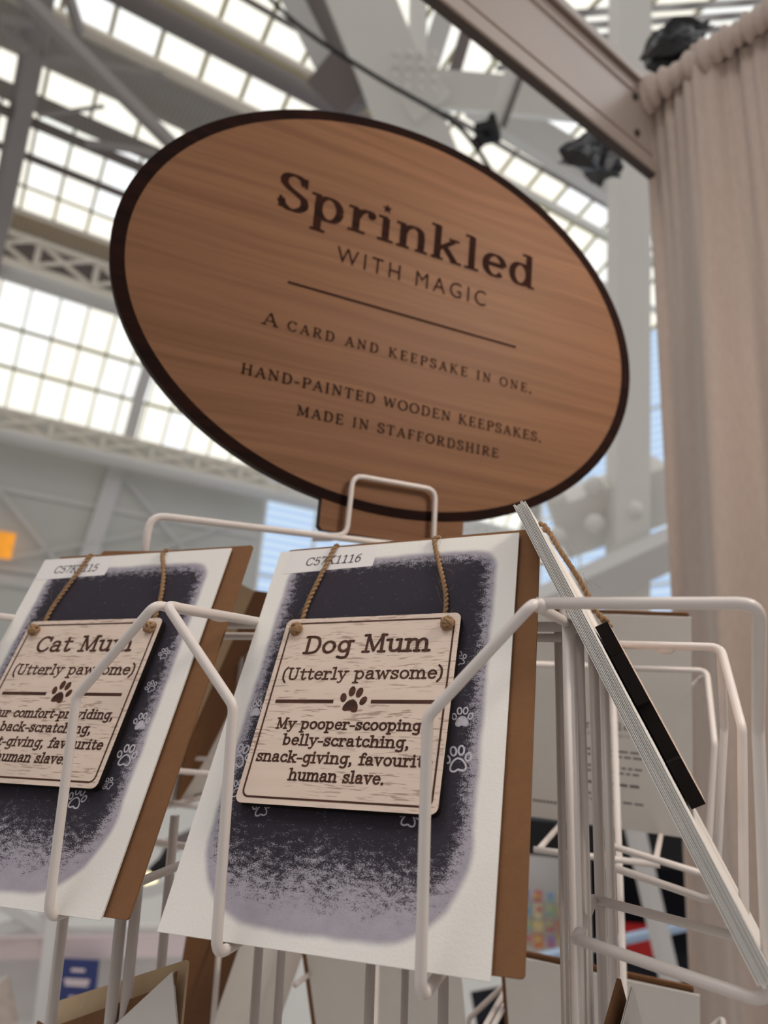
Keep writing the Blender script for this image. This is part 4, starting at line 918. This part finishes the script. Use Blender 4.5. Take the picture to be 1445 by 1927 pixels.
keepsake_card(CAT, 'Cat Mum', [('Our comfort-providing,', -36.5, 36.0, -11.4), ('back-scratching,', -26.5, 27.0, -18.4), ('treat-giving, favourite', -37.6, 37.0, -25.6), ('human slave.', -20.7, 19.8, -32.8)], 'C57K1115', -.0632,
    ('card with a charcoal patch, code C57K1115, holding the Cat Mum keepsake', 'square wooden keepsake engraved Cat Mum, tied with jute'), 23,
    [(46.3, 25.5, 3.4, .2, False), (46.0, 8.0, 3.4, .5, False), (48, -9.5, 4.6, .1, True), (47, -25.5, 5.6, .0, False), (29.6, -45.2, 5.2, -.1, False), (-33.3, -43.6, 4.6, .15, False), (43, -38, 3, 1, False)])
envelope(DOG, -.0600, .0732, -.0872, .0920, -.0024, math.radians(.25), 'kraft envelope tucked behind the Dog Mum card', 'kraft envelopes on the upper tier')
envelope(CAT, -.0560, .0745, -.0872, .0920, -.0024, math.radians(-.2), 'kraft envelope tucked behind the Cat Mum card', 'kraft envelopes on the upper tier')
envelope(CAT, -.0350, .0300, -.07, .0945, -.0050, math.radians(-4), 'second kraft envelope peeping above the Cat Mum card', 'kraft envelopes on the upper tier', False)

# card seen edge-on in the right-hand pocket
bot, top = Vector((146, -15, -69)), Vector((66, 22, 91)); upv = (top - bot).normalized()
wv = (Vector((0, 1, 0)) - upv*upv.y).normalized(); nv_ = wv.cross(upv).normalized()
if nv_.x < 0: nv_ = -nv_
nv_ = Vector((.8971, .0351, .4404)).normalized(); nv_ = (nv_ - upv*nv_.dot(upv)).normalized(); wv = upv.cross(nv_)
mid = (bot + top)/2 + wv*63.5 - nv_*2 + Vector((3, -1, 0))
EDG = frame((wv, upv, nv_), V(*mid))
for i, nm in enumerate(('outermost', 'second outermost', 'middle', 'second innermost', 'innermost')):
    o = folded_card(EDG @ Matrix.Translation((.0005*((i*7) % 3), .0006*((i*5) % 3), -.00115*i)), '%s white card of the five seen edge-on in the right pocket' % nm, 'edge-on cards in the right pocket', 'paper', .127, .186)
kk = empty('wooden_keepsake', EDG @ Matrix.Translation((.0005, .0075, .0012)) @ Matrix.Rotation(.13, 4, 'Z'), 'black-edged wooden keepsake seen edge-on on the right card', 'keepsake')
b = BM(); ol = [(-.046, -.046), (.046, -.046), (.046, .036), (-.044, .036), (-.044, .0205), (-.0462, .020), (-.0462, -.002), (-.043, -.0025), (-.043, -.026), (-.0465, -.027)]
prism(b, [(x*.92, y*.92) for x, y in ol], 0, .0056, 0, 1); obj('wood_plaque', b, ['bleached', 'black_edge'], kk)
rg = random.Random(4)
for s_, xt in ((-.034, -.040), (-.02, -.030)):
    b = BM(); twine_bm(b, [Vector((s_, .034, .006)), Vector((s_, .040, .0035)), Vector((s_*.6 + xt*.4, .055, .0035)), Vector((xt, .070, .0022)), Vector((xt + .002, .084, .0012)), Vector((xt + .004, .0865, -.004))], rng=rg, hairs=8); obj('jute_cord', b, 'twine', kk, True)

# cards of the far faces, seen from behind through the rack
def back_card(cx, ztop, lab, txt, xr=0., ytop=268, ybot=348, zb=-172, seed=0):
    bt, tp = Vector((cx - 7, ybot, ztop + zb)), Vector((cx, ytop, ztop)); u = (tp - bt).normalized(); w = Vector((-1, 0, xr)); w = (w - u*w.dot(u)).normalized()
    n = w.cross(u); m = frame((w, u, n), V(*((bt + tp)/2)))             # faces away from the camera; its back leaf is towards us
    o = folded_card(m, lab, 'cards on the back of the rack', 'paper')
    if txt:
        m2 = Matrix.Rotation(PI, 4, 'Y')
        b = BM(); text_bm(b, 'Sprinkled', -.0260, .0270, -.0040, .0062, th=.16, k=.5, sw=.08, track=.03, z=.0006, caps=False); b.transform(m2); obj('printed_name', b, 'soft_ink', o)
        t = sans('WITH MAGIC', -.012, .020, -.0100, .0024, 'soft_ink', o, 'printed_tagline', .0006); t.data.transform(m2)
        b = BM(); r = random.Random(seed)
        for ln, wd in ((-.022, .048), (-.0265, .050), (-.036, .052), (-.0405, .051), (-.0505, .046), (-.0605, .022), (-.0655, .050)):
            x = -.026
            while x < -.026 + wd:
                q = r.uniform(.003, .008); box(b, (x + q/2, ln, .0006), q/2, .0008 if wd != .046 else .0012, .00002); x += q + .0016
        for i in range(8): box(b, (-.056 + .0028*i, -.0735, .0006), .0010, .0012, .00002)
        b.transform(m2); obj('printed_text', b, 'soft_ink', o)
    return m
bc = back_card(72.5, 69, 'white card back printed with small grey text, right of the Dog Mum card', True, seed=2)
envelope(bc, -.062, .0680, -.0895, .0915, .0024, 0, 'kraft envelope behind the printed card back at the right', 'kraft envelopes on the back of the rack', False)
bc2 = back_card(-85, 66, 'white card back mostly hidden behind the Dog Mum card', False)
envelope(bc2, -.064, .0670, -.0895, .0915, .0024, 0, 'kraft envelope behind the card hidden by the Dog Mum card', 'kraft envelopes on the back of the rack', False)
bc3 = back_card(64, -172, 'white card back on the lower tier at the right', False)
envelope(bc3, -.060, .0668, -.0895, .0925, .0024, 0, 'kraft envelope behind the lower tier card at the right', 'kraft envelopes on the back of the rack', False)
bc4 = back_card(-94, -188, 'white card back on the lower tier under the Dog Mum card', False)
envelope(bc4, -.058, .0690, -.0895, .0905, .0024, 0, 'kraft envelope behind the lower tier card under the Dog Mum card', 'kraft envelopes on the back of the rack', False)
def left_card(tp, bt, lab):
    """card on the left face; tp and bt are the ends of its edge nearest the front"""
    tp, bt = Vector(tp), Vector(bt); u = (tp - bt).normalized(); w = (Vector((0, -1, 0)) + u*u.y).normalized(); n = w.cross(u)
    if n.x > 0: w2 = -w; n = -n
    m = frame((w, u, n), V(*((tp + bt)/2 - w*63.5)))
    if lab: folded_card(m, lab, 'cards on the left of the rack', 'paper')
    return m
lm_ = left_card((-210, 226, 70), (-288, 226, -113), 'white card back seen between the Cat Mum and Dog Mum cards')
ke = envelope(lm_, -.060, .060, -.0875, .1000, .0026, 0, 'kraft envelope with a long flap between the Cat Mum and Dog Mum cards', 'kraft envelopes on the left of the rack', False)
inv = ke.matrix_world.inverted(); F2 = [inv @ V(*p) for p in ((-205, 230, 81), (-258, 229, -47), (-281, 251, -103), (-263, 266, -60), (-246, 271, -17), (-205, 292, 84))]
b = BM(); A_ = [b.verts.new((p.x, p.y, -.0075)) for p in F2]; B_ = [b.verts.new((p.x, p.y, -.0069)) for p in F2]
face(b, A_); face(b, B_[::-1])
for i in range(6): face(b, (A_[i], B_[i], B_[(i+1) % 6], A_[(i+1) % 6]))
obj('flap', b, 'kraft', ke)
F2 = [inv @ V(*p) for p in ((-204, 197, 85), (-279, 229, -100), (-280, 236, -101), (-258, 231, -47), (-206, 234, 80))]
b = BM(); A_ = [b.verts.new((p.x, p.y, -.0066)) for p in F2]; B_ = [b.verts.new((p.x, p.y, -.0060)) for p in F2]
face(b, A_); face(b, B_[::-1])
for i in range(5): face(b, (A_[i], B_[i], B_[(i+1) % 5], A_[(i+1) % 5]))
obj('inner_flap', b, 'kraft_inside', ke)
b = BM()
for i in range(7): box(b, (.0135 - .0030*i, -.080, -.0029), .0011, .0012, .00002)
b.transform(inv @ lm_); obj('printed_code', b, 'soft_ink', ke)
lm3 = left_card((-168, 197, -165), (-236, 226, -330), 'white card back on the lower tier right of the dark kraft envelope')
lm4 = left_card((-226, 210, -176), (-292, 282, -336), None)
envelope(lm4, -.063, .063, -.0885, .0905, 0, 0, 'dark kraft envelope on the lower tier between the two front cards', 'kraft envelopes on the left of the rack', False)
# lower tier, front and right
def corner_frame(X, U, right_top, hw, hh):
    X = Vector(X).normalized(); U = Vector(U); U = (U - X*U.dot(X)).normalized()
    return frame((X, U, X.cross(U)), V(*(Vector(right_top) - X*hw - U*hh)))
LCAT = corner_frame((.87, -.29, .40), (-.3, .42, .86), (-91, 20, -115), 66, 84)
o = empty('kraft_envelope', LCAT, 'open kraft envelope on the lower tier at the left', 'envelope', 'kraft envelopes on the lower tier')
b = BM(); prism(b, rrect(-.066, -.09, .066, .084, .002, 3), -.0030, -.0018); obj('envelope_back', b, 'kraft_inside', o)
b = BM(); prism(b, [(-.066, -.09), (.066, -.09), (.066, .079), (.05, .074), (-.05, .071), (-.066, .076)], .0026, .0036); obj('envelope_front', b, 'kraft', o)
folded_card(corner_frame((.74, -.10, .66), (-.42, .42, .76), (-93, 15, -119), 63.5, 89), 'white card leaning on the open kraft envelope at lower left', 'cards on the lower tier', 'paper')
tip = Vector((102.5, 40, -99)); dv = (tip - Vector((125.8, -283.3, 16.4))).normalized()
w3 = (dv*.946 + Vector((.926, .375, .033))*.326).normalized(); u3 = (Vector((-.1, .1, 1)) - w3*Vector((-.1, .1, 1)).dot(w3)).normalized(); n3 = w3.cross(u3)
phi = math.radians(38)
wa, ua = w3*math.cos(phi) + u3*math.sin(phi), u3*math.cos(phi) - w3*math.sin(phi)
RL = frame((wa, ua, n3), V(*(tip - ua*63 - wa*63)))
o = folded_card(RL, 'white card corner pointing up on the lower tier at the right', 'cards on the lower tier', 'paper', .126, .126)
b = BM(); face(b, [b.verts.new(p) for p in ((.020, .030, .0006), (.046, .034, .0006), (.030, .050, .0006))]); obj('printed_motif', b, 'steel_grey', o)
b = BM(); knot_bm(b, Vector((.044, .058, .003)), .0035, random.Random(9)); obj('jute_bow', b, 'twine', o, True)
RE = frame((wa, ua, n3), V(*(Vector((97.8, 40, -96.5)) - ua*64 - wa*64)))
envelope(RE, -.064, .064, -.064, .064, 0, 0, 'kraft envelope corner pointing up on the lower tier at the right', 'kraft envelopes on the lower tier', False)
